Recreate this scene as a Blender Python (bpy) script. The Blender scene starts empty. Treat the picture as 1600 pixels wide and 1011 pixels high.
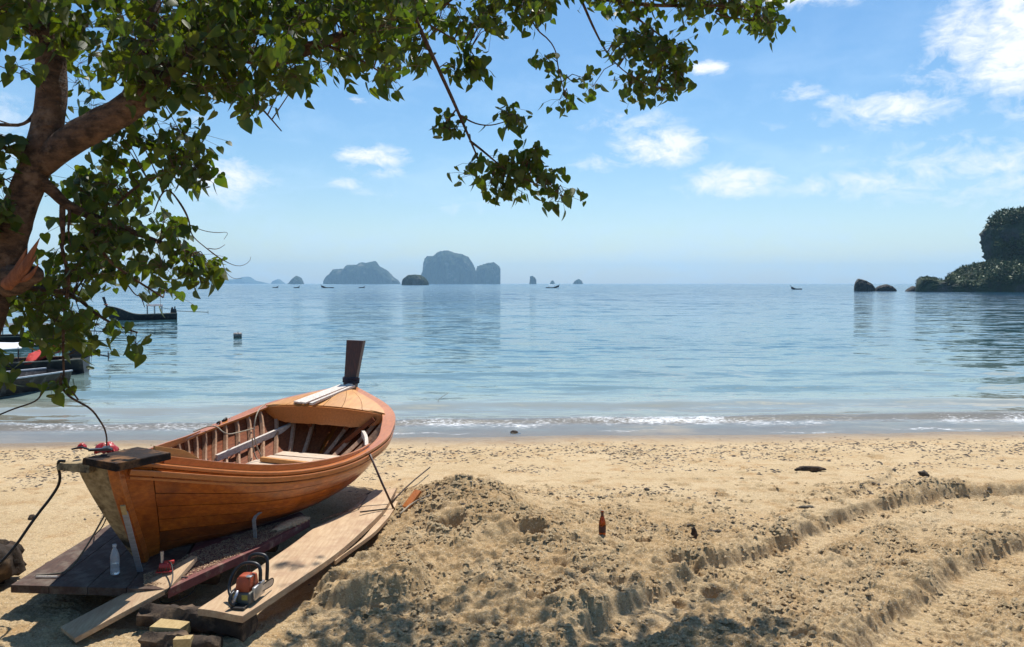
import bpy, bmesh, math, random
import numpy as np
from mathutils import Vector, Matrix, Euler, noise as mnoise
random.seed(7); rng = np.random.default_rng(7)
PI = math.pi; R = math.radians
sc = bpy.context.scene; C = sc.collection

# ------------------------------------------------------------ camera, sky, sun, exposure
TILT = math.atan(62.5 / 1250.0); CAMH = 2.5; FPX = 1250.0
cd = bpy.data.cameras.new('camera'); cam = bpy.data.objects.new('camera', cd); C.objects.link(cam)
cd.sensor_width = 36; cd.lens = 36 * FPX / 1600.0; cd.clip_start = 0.05; cd.clip_end = 60000
cam.location = (0, 0, CAMH); cam.rotation_euler = (PI/2 - TILT, 0, 0); sc.camera = cam
SUN_EL = R(63); SUN_AZ = R(14)            # azimuth measured from +Y towards +X
sd = Vector((math.sin(SUN_AZ)*math.cos(SUN_EL), math.cos(SUN_AZ)*math.cos(SUN_EL), math.sin(SUN_EL)))
ld = bpy.data.lights.new('sun', 'SUN'); ld.energy = 5.0; ld.angle = R(0.53); ld.color = (1.0, 0.95, 0.87)
lo = bpy.data.objects.new('sun', ld); C.objects.link(lo); lo.location = (0, 0, 50)
lo.rotation_euler = (-sd).to_track_quat('-Z', 'Y').to_euler()
sc.view_settings.view_transform = 'Standard'; sc.view_settings.look = 'None'
sc.view_settings.exposure = 0.27; sc.view_settings.gamma = 1.0; sc.view_settings.use_curve_mapping = False
sc.cycles.volume_step_rate = 1.0; sc.cycles.volume_bounces = 1; sc.cycles.transparent_max_bounces = 16
sc.cycles.caustics_reflective = False; sc.cycles.caustics_refractive = False

W = bpy.data.worlds.new('World'); sc.world = W; W.use_nodes = True
nt = W.node_tree; nt.nodes.clear(); L = nt.links
def N(t, **k):
    n = nt.nodes.new(t)
    for a, b in k.items(): setattr(n, a, b)
    return n
def Mth(op, a, b=None, c=None, clamp=False):
    n = N('ShaderNodeMath', operation=op, use_clamp=clamp)
    for i, v in enumerate((a, b, c)):
        if v is None: continue
        if isinstance(v, (int, float)): n.inputs[i].default_value = v
        else: L.new(v, n.inputs[i])
    return n.outputs[0]
sky = N('ShaderNodeTexSky', sky_type='NISHITA'); sky.sun_disc = False
sky.sun_elevation = SUN_EL; sky.sun_rotation = SUN_AZ; sky.altitude = 0; sky.air_density = 1.0; sky.dust_density = 0.6; sky.ozone_density = 2.5
tc = N('ShaderNodeTexCoord'); sx = N('ShaderNodeSeparateXYZ'); L.new(tc.outputs['Generated'], sx.inputs[0])
az = Mth('ARCTAN2', sx.outputs[0], sx.outputs[1]); el = Mth('ARCSINE', sx.outputs[2])
uv = N('ShaderNodeCombineXYZ'); L.new(az, uv.inputs[0]); L.new(el, uv.inputs[1])
def ntex(scale, detail, rough, sclx, scly, off=0.0, dist=0.0):
    m = N('ShaderNodeMapping'); L.new(uv.outputs[0], m.inputs[0])
    m.inputs['Scale'].default_value = (sclx, scly, 1); m.inputs['Location'].default_value = (off, off*.7, off)
    t = N('ShaderNodeTexNoise'); t.inputs['Scale'].default_value = scale; t.inputs['Detail'].default_value = detail
    t.inputs['Roughness'].default_value = rough; t.inputs['Distortion'].default_value = dist
    L.new(m.outputs[0], t.inputs['Vector']); return t.outputs[0]
n_big = ntex(7, 6, .55, 1, 2.6, 3.1, .3); n_fine = ntex(26, 10, .66, 1, 1.9, 1.7, .5); n_puff = ntex(60, 5, .6, 1, 1.4, 5.2, .3)
# clouds: soft ellipses in azimuth / elevation, broken up by noise
CL = [(585,250,52,15,.85),(590,272,45,9,.6),(563,165,16,6,.6),(352,288,60,26,.75),(355,322,38,14,.5),(1102,121,24,9,.9),(985,198,62,16,.6),
      (1030,236,66,26,.85),(930,258,42,13,.6),(1142,290,64,22,.8),(1246,165,32,12,.6),(1300,182,26,9,.55),(1282,297,30,13,.6),(1500,118,44,56,.75),
      (1470,165,50,30,.6),(1588,95,46,34,.95),(1580,155,52,40,.95),(1395,197,72,24,.75),(1300,8,150,26,1.0),(1240,18,42,18,.9),(1360,303,110,19,.62),
      (1545,290,150,44,.58),(720,325,60,14,.4),(545,290,26,10,.6),(575,305,50,12,.35),(1300,246,30,10,.4),(1465,335,60,14,.35),(1250,212,60,14,.35),
      (320,212,26,10,.5),(1090,300,40,14,.4),(1755,160,120,90,.9),(1900,300,180,60,.6),(-180,250,160,50,.7),(-420,150,200,80,.8),(700,-160,180,50,.8),(1200,-260,260,70,.8)]
acc = None
for (px, py, rx, ry, st) in CL:
    a0 = math.atan((px-800)/FPX); e0 = math.atan((443-py)/FPX)
    dx = Mth('MULTIPLY', Mth('SUBTRACT', az, a0), FPX/rx*.8); dy = Mth('MULTIPLY', Mth('SUBTRACT', el, e0), FPX/ry*.8)
    r2 = Mth('ADD', Mth('MULTIPLY', dx, dx), Mth('MULTIPLY', dy, dy))
    v = Mth('MULTIPLY', Mth('SUBTRACT', 1.0, Mth('MULTIPLY', r2, .55), clamp=True), st)
    acc = v if acc is None else Mth('MAXIMUM', acc, v)
edge = Mth('ADD', Mth('MULTIPLY', n_fine, .95), Mth('MULTIPLY', n_puff, .35))
cm = Mth('MULTIPLY', Mth('SUBTRACT', Mth('ADD', acc, Mth('MULTIPLY', edge, 1.9)), 1.56), 1.7, clamp=True)
cm = Mth('MULTIPLY', cm, Mth('MULTIPLY', acc, 1.3, clamp=True))
veil = Mth('MULTIPLY', Mth('SUBTRACT', Mth('ADD', Mth('MULTIPLY', n_big, .8), Mth('MULTIPLY', n_fine, .4)), .56), 1.6, clamp=True)
# a thin high veil, thicker low down where one looks through more of it
lowv = Mth('SUBTRACT', 1.0, Mth('MULTIPLY', el, 3.2), clamp=True)
veil = Mth('MULTIPLY', veil, Mth('ADD', .22, Mth('MULTIPLY', lowv, 1.1)))
up = Mth('GREATER_THAN', sx.outputs[2], 0.0)
cloud = Mth('MULTIPLY', cm, up); veil = Mth('MINIMUM', Mth('MULTIPLY', veil, up), .9)
hs = N('ShaderNodeHueSaturation'); hs.inputs['Saturation'].default_value = 1.3; hs.inputs['Value'].default_value = 1.0
hs.inputs['Hue'].default_value = 0.497
L.new(sky.outputs[0], hs.inputs['Color'])
mixv = N('ShaderNodeMixRGB'); L.new(veil, mixv.inputs[0]); L.new(hs.outputs[0], mixv.inputs[1]); mixv.inputs[2].default_value = (5.4, 7.2, 9.2, 1)
mixc = N('ShaderNodeMixRGB'); L.new(cloud, mixc.inputs[0]); L.new(mixv.outputs[0], mixc.inputs[1]); mixc.inputs[2].default_value = (8.3, 8.5, 8.8, 1)
bg = N('ShaderNodeBackground'); bg.inputs[1].default_value = 0.108; L.new(mixc.outputs[0], bg.inputs[0])
wo = N('ShaderNodeOutputWorld'); L.new(bg.outputs[0], wo.inputs[0])

# ------------------------------------------------------------ helpers
_f = Vector((0, math.cos(TILT), -math.sin(TILT))); _u = Vector((0, math.sin(TILT), math.cos(TILT)))
def ray(px, py):
    return Vector((1, 0, 0))*((px-800)/FPX) + _f + _u*((505.5-py)/FPX)
def G(px, py, z=0.0):                       # the point of the place at height z seen at a photo pixel
    r = ray(px, py); t = (z-CAMH)/r.z; return Vector((0, 0, CAMH)) + r*t
def D(px, py, d):                           # the point at distance d (along +Y)
    r = ray(px, py); return Vector((0, 0, CAMH)) + r*(d/r.y)

def tag(o, label=None, cat=None, group=None, kind=None):
    if label: o['label'] = label
    if cat: o['category'] = cat
    if group: o['group'] = group
    if kind: o['kind'] = kind
    return o
def empty(name, loc, label, cat, group=None, rot=None):
    o = bpy.data.objects.new(name, None); C.objects.link(o); o.location = loc; o.empty_display_size = .1
    if rot is not None: o.rotation_euler = rot
    return tag(o, label, cat, group)
class MB:
    def __init__(s): s.v = []; s.f = []
    def add(s, vs, fs):
        o = len(s.v); s.v += [tuple(v) for v in vs]; s.f += [tuple(i+o for i in f) for f in fs]; return s
    def box(s, c, d, M=None, jit=0, taper=None):
        x, y, z = d[0]/2, d[1]/2, d[2]/2; vs = []
        for sz in (-1, 1):
            for sy in (-1, 1):
                for sx_ in (-1, 1):
                    k = 1 if (taper is None or sz < 0) else taper
                    v = Vector((sx_*x*k, sy*y*k, sz*z)) + Vector([random.uniform(-jit, jit) for _ in range(3)])
                    if M: v = M @ v
                    vs.append(v + Vector(c))
        return s.add(vs, [(0,2,3,1),(4,5,7,6),(0,1,5,4),(2,6,7,3),(0,4,6,2),(1,3,7,5)])
    def tube(s, pts, rad, n=8, cap=True, squash=None):
        pts = [Vector(p) for p in pts]; m = len(pts)
        if isinstance(rad, (int, float)): rad = [rad]*m
        vs = []; fs = []; prev = None
        for i, p in enumerate(pts):
            t = (pts[min(i+1, m-1)] - pts[max(i-1, 0)])
            if t.length < 1e-9: t = Vector((0, 0, 1))
            t.normalize()
            if prev is None:
                a = Vector((0, 0, 1)) if abs(t.z) < .9 else Vector((1, 0, 0)); u = t.cross(a).normalized()
            else: u = (prev - t*prev.dot(t)).normalized()
            prev = u; w = t.cross(u)
            for k in range(n):
                a = 2*PI*k/n; vs.append(p + (u*math.cos(a) + w*math.sin(a)*(squash or 1))*rad[i])
        for i in range(m-1):
            for k in range(n): fs.append((i*n+k, i*n+(k+1) % n, (i+1)*n+(k+1) % n, (i+1)*n+k))
        if cap: fs.append(tuple(range(n-1, -1, -1))); fs.append(tuple((m-1)*n+k for k in range(n)))
        return s.add(vs, fs)
    def lathe(s, prof, n=20, c=(0, 0, 0), M=None):
        vs = []; fs = []
        for (r, z) in prof:
            for k in range(n):
                a = 2*PI*k/n; v = Vector((r*math.cos(a), r*math.sin(a), z)); v = (M @ v) if M else v; vs.append(v+Vector(c))
        for i in range(len(prof)-1):
            for k in range(n): fs.append((i*n+k, i*n+(k+1) % n, (i+1)*n+(k+1) % n, (i+1)*n+k))
        fs.append(tuple(range(n-1, -1, -1))); fs.append(tuple((len(prof)-1)*n+k for k in range(n)))
        return s.add(vs, fs)
    def sweep(s, P, U, V, a, b, cap=True):   # rectangle a x b swept along P with side axes U, V
        vs = []; fs = []; m = len(P)
        for i in range(m):
            p, u, v = Vector(P[i]), Vector(U[i]), Vector(V[i]); A = a[i] if hasattr(a, '__len__') else a; B = b[i] if hasattr(b, '__len__') else b
            vs += [p-u*A/2-v*B/2, p+u*A/2-v*B/2, p+u*A/2+v*B/2, p-u*A/2+v*B/2]
        for i in range(m-1):
            for k in range(4): fs.append((i*4+k, i*4+(k+1) % 4, i*4+4+(k+1) % 4, i*4+4+k))
        if cap: fs += [(3, 2, 1, 0), tuple((m-1)*4+k for k in range(4))]
        return s.add(vs, fs)
    def grid(s, rows, th=0.0, nrm=None):     # rows: list of lists of points; th > 0 makes it solid along nrm(i,j) or the surface normal
        m, n = len(rows), len(rows[0]); top = [Vector(p) for r in rows for p in r]
        fs = [(i*n+j, i*n+j+1, (i+1)*n+j+1, (i+1)*n+j) for i in range(m-1) for j in range(n-1)]
        if not th: return s.add(top, fs)
        Nn = []
        for i in range(m):
            for j in range(n):
                if nrm: Nn.append(Vector(nrm)); continue
                a = top[min(i+1, m-1)*n+j] - top[max(i-1, 0)*n+j]; b = top[i*n+min(j+1, n-1)] - top[i*n+max(j-1, 0)]
                c = a.cross(b); Nn.append(c.normalized() if c.length > 1e-12 else Vector((0, 0, 1)))
        k = m*n; bot = [top[q] - Nn[q]*th for q in range(k)]
        fs2 = [tuple(reversed([q+k for q in f])) for f in fs]; side = []
        for j in range(n-1): side.append((j+1, j, k+j, k+j+1)); side.append(((m-1)*n+j, (m-1)*n+j+1, k+(m-1)*n+j+1, k+(m-1)*n+j))
        for i in range(m-1): side.append((i*n, (i+1)*n, k+(i+1)*n, k+i*n)); side.append(((i+1)*n+n-1, i*n+n-1, k+i*n+n-1, k+(i+1)*n+n-1))
        return s.add(top+bot, fs+fs2+side)
    def build(s, name, mat, parent=None, smooth=False, bevel=0, auto=None):
        me = bpy.data.meshes.new(name); me.from_pydata(s.v, [], s.f); me.validate(); me.update()
        if bevel or True:
            bm = bmesh.new(); bm.from_mesh(me); bmesh.ops.recalc_face_normals(bm, faces=bm.faces)
            if bevel: bmesh.ops.bevel(bm, geom=[e for e in bm.edges if len(e.link_faces) == 2 and e.calc_face_angle() > .5], offset=bevel, segments=2, profile=.6, affect='EDGES')
            bm.to_mesh(me); bm.free()
        if mat: me.materials.append(mat)
        if smooth:
            me.polygons.foreach_set('use_smooth', [True]*len(me.polygons))
            if auto: me.set_sharp_from_angle(angle=auto)
        o = bpy.data.objects.new(name, me); C.objects.link(o)
        if parent: o.parent = parent
        return o
def copy_tree(o, parent=None):
    c = o.copy(); C.objects.link(c); c.parent = parent
    for ch in list(o.children): copy_tree(ch, c)
    return c

# ------------------------------------------------------------ materials
def mat(name, col, rough=.6, col2=None, nscale=6, stretch=(1, 1, 1), bump=0.0, bscale=None, metal=0, coat=0, spec=.5, var=0.0, detail=6, contrast=(.35, .7), hue=0, coord='Object',
        col3=None, n3=1.5, c3=(.5, .75), bdist=.01):
    m = bpy.data.materials.new(name); m.use_nodes = True; t = m.node_tree; b = t.nodes['Principled BSDF']; l = t.links
    b.inputs['Roughness'].default_value = rough; b.inputs['Metallic'].default_value = metal
    b.inputs['Coat Weight'].default_value = coat; b.inputs['Specular IOR Level'].default_value = spec; b.inputs['Coat Roughness'].default_value = .12
    tcn = t.nodes.new('ShaderNodeTexCoord'); mp = t.nodes.new('ShaderNodeMapping'); mp.inputs['Scale'].default_value = stretch
    l.new(tcn.outputs[coord], mp.inputs[0])
    oi = t.nodes.new('ShaderNodeObjectInfo')
    if var:
        ad = t.nodes.new('ShaderNodeVectorMath'); ad.operation = 'ADD'; sc_ = t.nodes.new('ShaderNodeMath'); sc_.operation = 'MULTIPLY'; sc_.inputs[1].default_value = 37
        l.new(oi.outputs['Random'], sc_.inputs[0]); l.new(mp.outputs[0], ad.inputs[0]); l.new(sc_.outputs[0], ad.inputs[1]); vec = ad.outputs[0]
    else: vec = mp.outputs[0]
    nz = t.nodes.new('ShaderNodeTexNoise'); nz.inputs['Scale'].default_value = nscale; nz.inputs['Detail'].default_value = detail; nz.inputs['Roughness'].default_value = .6
    l.new(vec, nz.inputs['Vector'])
    rp = t.nodes.new('ShaderNodeValToRGB'); rp.color_ramp.elements[0].position = contrast[0]; rp.color_ramp.elements[1].position = contrast[1]
    rp.color_ramp.elements[0].color = (*(col2 or [c*.7 for c in col]), 1); rp.color_ramp.elements[1].color = (*col, 1)
    l.new(nz.outputs[0], rp.inputs[0]); out = rp.outputs[0]
    if col3:
        n2 = t.nodes.new('ShaderNodeTexNoise'); n2.inputs['Scale'].default_value = n3; n2.inputs['Detail'].default_value = 7; n2.inputs['Roughness'].default_value = .65; l.new(tcn.outputs[coord], n2.inputs['Vector'])
        r2 = t.nodes.new('ShaderNodeMapRange'); r2.inputs[1].default_value = c3[0]; r2.inputs[2].default_value = c3[1]; l.new(n2.outputs[0], r2.inputs[0])
        mx = t.nodes.new('ShaderNodeMixRGB'); l.new(r2.outputs[0], mx.inputs[0]); l.new(out, mx.inputs[1]); mx.inputs[2].default_value = (*col3, 1); out = mx.outputs[0]
    if var:
        h = t.nodes.new('ShaderNodeHueSaturation'); mr = t.nodes.new('ShaderNodeMapRange'); mr.inputs[3].default_value = 1-var; mr.inputs[4].default_value = 1+var
        l.new(oi.outputs['Random'], mr.inputs[0]); l.new(mr.outputs[0], h.inputs['Value']); l.new(out, h.inputs['Color']); out = h.outputs[0]
    l.new(out, b.inputs['Base Color'])
    if bump:
        nb = t.nodes.new('ShaderNodeTexNoise'); nb.inputs['Scale'].default_value = bscale or nscale*2; nb.inputs['Detail'].default_value = 8; nb.inputs['Roughness'].default_value = .65
        l.new(vec, nb.inputs['Vector']); bp = t.nodes.new('ShaderNodeBump'); bp.inputs['Strength'].default_value = bump; bp.inputs['Distance'].default_value = bdist
        l.new(nb.outputs[0], bp.inputs['Height']); l.new(bp.outputs[0], b.inputs['Normal'])
    return m
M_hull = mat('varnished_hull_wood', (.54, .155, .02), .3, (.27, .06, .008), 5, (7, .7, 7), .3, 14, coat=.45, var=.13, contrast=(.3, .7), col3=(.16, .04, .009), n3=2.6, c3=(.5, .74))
M_hull_low = mat('darker_lower_hull_wood', (.33, .09, .015), .4, (.13, .032, .008), 5, (7, .7, 7), .3, 14, coat=.2, var=.15, contrast=(.3, .7), col3=(.09, .028, .01), n3=2.2, c3=(.45, .66))  # darker version of the hull wood, used on the lowest planks
M_rim = mat('varnished_rail_wood', (.54, .18, .04), .34, (.4, .125, .025), 5, (9, .8, 9), .2, 14, coat=.3, var=.08)
M_deck = mat('light_deck_wood', (.64, .31, .08), .5, (.5, .21, .05), 3, (8, .8, 8), .1, 12, coat=.1, var=.08)
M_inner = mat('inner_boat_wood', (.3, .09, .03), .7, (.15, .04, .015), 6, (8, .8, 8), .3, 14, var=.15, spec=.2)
M_rib = mat('rib_wood', (.54, .34, .21), .6, (.34, .18, .1), 8, (4, 4, 4), .2, 20, var=.1)
M_white = mat('pale_raw_board', (.78, .72, .65), .75, (.5, .42, .35), 7, (14, 1.2, 10), .4, 16, var=.06)
M_floor = mat('raw_floor_board', (.64, .53, .42), .75, (.42, .3, .2), 7, (2, 14, 8), .3, 16, var=.1)
M_stem = mat('dark_stem_wood', (.085, .026, .018), .45, (.03, .012, .01), 8, (9, 9, .9), .3, 14, coat=.15)
M_weather = mat('weathered_board', (.5, .38, .21), .9, (.24, .17, .085), 7, (3, 3, 3), .5, 26, col3=(.035, .028, .02), n3=4, c3=(.5, .64))
M_black = mat('blackened_board', (.035, .022, .018), .85, (.01, .008, .007), 6, (6, 1.5, 6), .6, 20, spec=.2, col3=(.24, .12, .05), n3=3.2, c3=(.5, .66))
M_redplat = mat('worn_red_paint_board', (.1, .05, .033), .85, (.05, .027, .018), 9, (6, 1, 6), .4, 20, var=.1, col3=(.17, .135, .1), n3=6, c3=(.46, .7))
M_rededge = mat('red_lead_board', (.2, .055, .048), .75, (.12, .03, .028), 9, (6, 1, 6), .35, 20, var=.06, col3=(.36, .25, .17), n3=5, c3=(.52, .7))
M_longplank = mat('fresh_sawn_plank', (.56, .41, .25), .75, (.42, .27, .15), 5, (9, .7, 9), .35, 18, col3=(.33, .19, .11), n3=3.4, c3=(.47, .72))
M_block = mat('cut_block_wood', (.5, .37, .18), .8, (.36, .25, .1), 9, (8, 2, 8), .3, 20)
M_bark = mat('tree_bark', (.17, .095, .06), .92, (.035, .019, .013), 12, (1, 1, 1.8), 1.0, 16, detail=12, contrast=(.36, .64), col3=(.25, .16, .11), n3=5.5, c3=(.56, .7), bdist=.04)
M_torn = mat('torn_heartwood', (.42, .15, .065), .9, (.13, .045, .025), 12, (1, 1, .15), .8, 20, bdist=.02)
M_log = mat('old_log_bark', (.07, .045, .03), .95, (.022, .015, .01), 9, (1, 1, 1), .9, 16, col3=(.18, .12, .07), n3=5, c3=(.55, .7), bdist=.02)
M_steel = mat('brushed_steel', (.55, .56, .58), .35, (.42, .43, .45), 20, metal=.9)
M_alu = mat('worn_aluminium', (.5, .53, .6), .42, (.33, .35, .4), 14, (1, 1, 6), metal=.65)
M_blk = mat('black_plastic', (.018, .018, .02), .42, (.01, .01, .011), 10)
M_orange = mat('orange_casing', (.46, .075, .018), .45, (.26, .04, .012), 8, col3=(.1, .05, .03), n3=14, c3=(.6, .75))
M_greycase = mat('grey_casing', (.16, .155, .13), .6, (.08, .08, .07), 9)
M_yel = mat('yellow_sticker', (.55, .45, .08), .5, (.3, .24, .05), 30)
M_red = mat('red_paint', (.5, .02, .022), .4, (.28, .012, .014), 12)
M_rope = mat('pale_rope', (.42, .36, .27), .9, (.25, .2, .14), 60, bump=.4)
M_cable = mat('black_rubber', (.014, .014, .015), .5)
M_greyrope = mat('grey_rope', (.16, .14, .11), .9, (.09, .08, .06), 60)
M_cloth = mat('black_cloth', (.03, .028, .028), .95, (.012, .012, .012), 12, bump=.4)
M_rock = mat('wet_rock', (.075, .068, .058), .9, (.025, .022, .02), 1.1, bump=.8, bscale=2.5, bdist=.4, col3=(.13, .11, .08), n3=.35, c3=(.55, .7))
M_grown = mat('headland_rock', (.1, .095, .08), .95, (.03, .03, .026), .22, bump=.9, bscale=.6, bdist=.8, col3=(.035, .055, .02), n3=.14, c3=(.42, .55))
M_folfar = mat('headland_foliage', (.085, .12, .03), .6, (.03, .055, .014), .28, var=0, contrast=(.35, .65), col3=(.12, .15, .03), n3=.1, c3=(.55, .66))
M_isl = mat('island_cover', (.045, .06, .03), .95, (.02, .03, .018), .05, bump=.9, bscale=.06, bdist=14, contrast=(.4, .62), coord='Generated', spec=.1)
M_isl = mat('island_cover', (.05, .065, .035), .95, (.01, .018, .012), .028, (1, 1, .5), .9, .04, bdist=22, contrast=(.42, .58), spec=.05, col3=(.2, .18, .14), n3=.014, c3=(.58, .66))

def leafmat(name, c1, c2, ct, wt):
    m = bpy.data.materials.new(name); m.use_nodes = True; t = m.node_tree; l = t.links; b = t.nodes['Principled BSDF']; out = t.nodes['Material Output']
    gi = t.nodes.new('ShaderNodeNewGeometry'); tcn = t.nodes.new('ShaderNodeTexCoord')
    nz = t.nodes.new('ShaderNodeTexNoise'); nz.inputs['Scale'].default_value = 9; nz.inputs['Detail'].default_value = 3; l.new(gi.outputs['Position'], nz.inputs['Vector'])
    mixf = t.nodes.new('ShaderNodeMapRange'); mixf.inputs[1].default_value = .42; mixf.inputs[2].default_value = .64; l.new(nz.outputs[0], mixf.inputs[0])
    mx = t.nodes.new('ShaderNodeMixRGB'); mx.inputs[1].default_value = (*c1, 1); mx.inputs[2].default_value = (*c2, 1); l.new(mixf.outputs[0], mx.inputs[0])
    l.new(mx.outputs[0], b.inputs['Base Color']); b.inputs['Roughness'].default_value = .52; b.inputs['Specular IOR Level'].default_value = .4
    m2 = t.nodes.new('ShaderNodeMixRGB'); m2.inputs[1].default_value = (*ct, 1); m2.inputs[2].default_value = (ct[0]*1.7, ct[1]*1.15, ct[2]*.7, 1); l.new(mixf.outputs[0], m2.inputs[0])
    tr = t.nodes.new('ShaderNodeBsdfTranslucent'); l.new(m2.outputs[0], tr.inputs[0])
    ms = t.nodes.new('ShaderNodeMixShader'); ms.inputs[0].default_value = wt; l.new(b.outputs[0], ms.inputs[1]); l.new(tr.outputs[0], ms.inputs[2]); l.new(ms.outputs[0], out.inputs[0])
    return m
M_leaf = leafmat('tree_leaf', (.018, .042, .011), (.075, .1, .014), (.14, .25, .013), .32)
M_drift = mat('dry_leaf', (.1, .07, .045), .85, (.04, .03, .02), 30)
M_stone = mat('beach_stone', (.16, .15, .13), .8, (.08, .075, .07), 22)

# ------------------------------------------------------------ noise in numpy
_perm = np.random.default_rng(11).permutation(4096); _ang = np.random.default_rng(12).random(4096)*2*np.pi
_gx, _gy = np.cos(_ang), np.sin(_ang)
def perlin(x, y, s=0):
    xi = np.floor(x).astype(np.int64); yi = np.floor(y).astype(np.int64); xf = x-xi; yf = y-yi
    def g(i, j, fx, fy):
        h = _perm[(_perm[(i+s*131) & 4095]+j) & 4095]; return _gx[h]*fx+_gy[h]*fy
    u = xf*xf*xf*(xf*(xf*6-15)+10); v = yf*yf*yf*(yf*(yf*6-15)+10)
    a = g(xi, yi, xf, yf); b = g(xi+1, yi, xf-1, yf); c = g(xi, yi+1, xf, yf-1); d = g(xi+1, yi+1, xf-1, yf-1)
    return 1.5*((a*(1-u)+b*u)*(1-v)+(c*(1-u)+d*u)*v)
def fbm(x, y, o=4, s=0, g=.5):
    r = 0; a = 1; t = 0
    for k in range(o): r = r+a*perlin(x*2**k, y*2**k, s+k); t += a; a *= g
    return r/t
def sstep(a, b, x): t = np.clip((x-a)/(b-a), 0, 1); return t*t*(3-2*t)
def pdist(x, y, path):                      # signed distance to a polyline (left of travel positive) and arc position
    best = np.full(x.shape, 1e9); sg = np.zeros(x.shape); arc = np.zeros(x.shape); acc_ = 0
    for (ax, ay), (bx, by) in zip(path[:-1], path[1:]):
        dx, dy = bx-ax, by-ay; l2 = dx*dx+dy*dy; ln = math.sqrt(l2)
        t = np.clip(((x-ax)*dx+(y-ay)*dy)/l2, 0, 1); qx = x-ax-t*dx; qy = y-ay-t*dy; d = np.hypot(qx, qy); m = d < best
        best = np.where(m, d, best); sg = np.where(m, np.sign(dx*(y-ay)-dy*(x-ax)), sg); arc = np.where(m, acc_+t*ln, arc); acc_ += ln
    return best*np.where(sg == 0, 1, sg), arc
def smooth_path(p, k=3):
    for _ in range(k):
        q = [p[0]]
        for a, b in zip(p[:-1], p[1:]): q += [(a[0]*.75+b[0]*.25, a[1]*.75+b[1]*.25), (a[0]*.25+b[0]*.75, a[1]*.25+b[1]*.75)]
        q.append(p[-1]); p = q
    return p
# ------------------------------------------------------------ the beach
WATER = -0.5
def g2(px, py, z=0.0): p = G(px, py, z); return (p.x, p.y)
RUT1 = smooth_path([g2(860, 1060), g2(960, 985), g2(1060, 935), g2(1150, 892), g2(1250, 855), g2(1340, 812), g2(1450, 778), g2(1600, 768), g2(1800, 775)], 2)
RUT2 = smooth_path([g2(1330, 1060), g2(1415, 1000), g2(1490, 935), g2(1560, 885), g2(1640, 850), g2(1800, 830)], 2)
RUT0 = smooth_path([g2(1300, 800, -.02), g2(1385, 765, -.05), g2(1420, 740, -.08), g2(1370, 712, -.2)], 2)
HOLES = []
for (px, py, rx, ry, dep) in [(703, 838, .17, .16, .13), (717, 770, .13, .12, .07), (828, 846, .2, .12, .09), (778, 763, .14, .1, .05), (810, 812, .12, .1, .05), (908, 853, .12, .1, .05),
        (520, 922, .2, .09, .05), (880, 880, .12, .1, .05), (960, 905, .16, .12, .06), (745, 905, .12, .1, .04), (650, 880, .12, .1, .04), (1070, 880, .2, .12, .1), (1130, 905, .2, .12, .12),
        (1130, 905, .14, .1, .05), (1265, 806, .1, .1, .05), (1010, 865, .2, .1, .08), (600, 930, .15, .08, .05), (850, 940, .16, .1, .06), (1255, 985, .16, .08, .06)]:
    p = G(px, py, .08); HOLES.append((p.x, p.y, rx, ry, dep))
for _ in range(150):
    x, y = random.uniform(-1.2, 4.2), random.uniform(4.6, 9.6); HOLES.append((x, y, random.uniform(.04, .12), random.uniform(.04, .1), random.uniform(.01, .045)))
for _ in range(260):
    x, y = random.uniform(-7, 9), random.uniform(8.5, 13.5)
    if x > -4.2 and x < -1 and y < 10.6: continue
    HOLES.append((x, y, random.uniform(.05, .13), random.uniform(.06, .14), random.uniform(.012, .035)))
CH = {}
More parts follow.
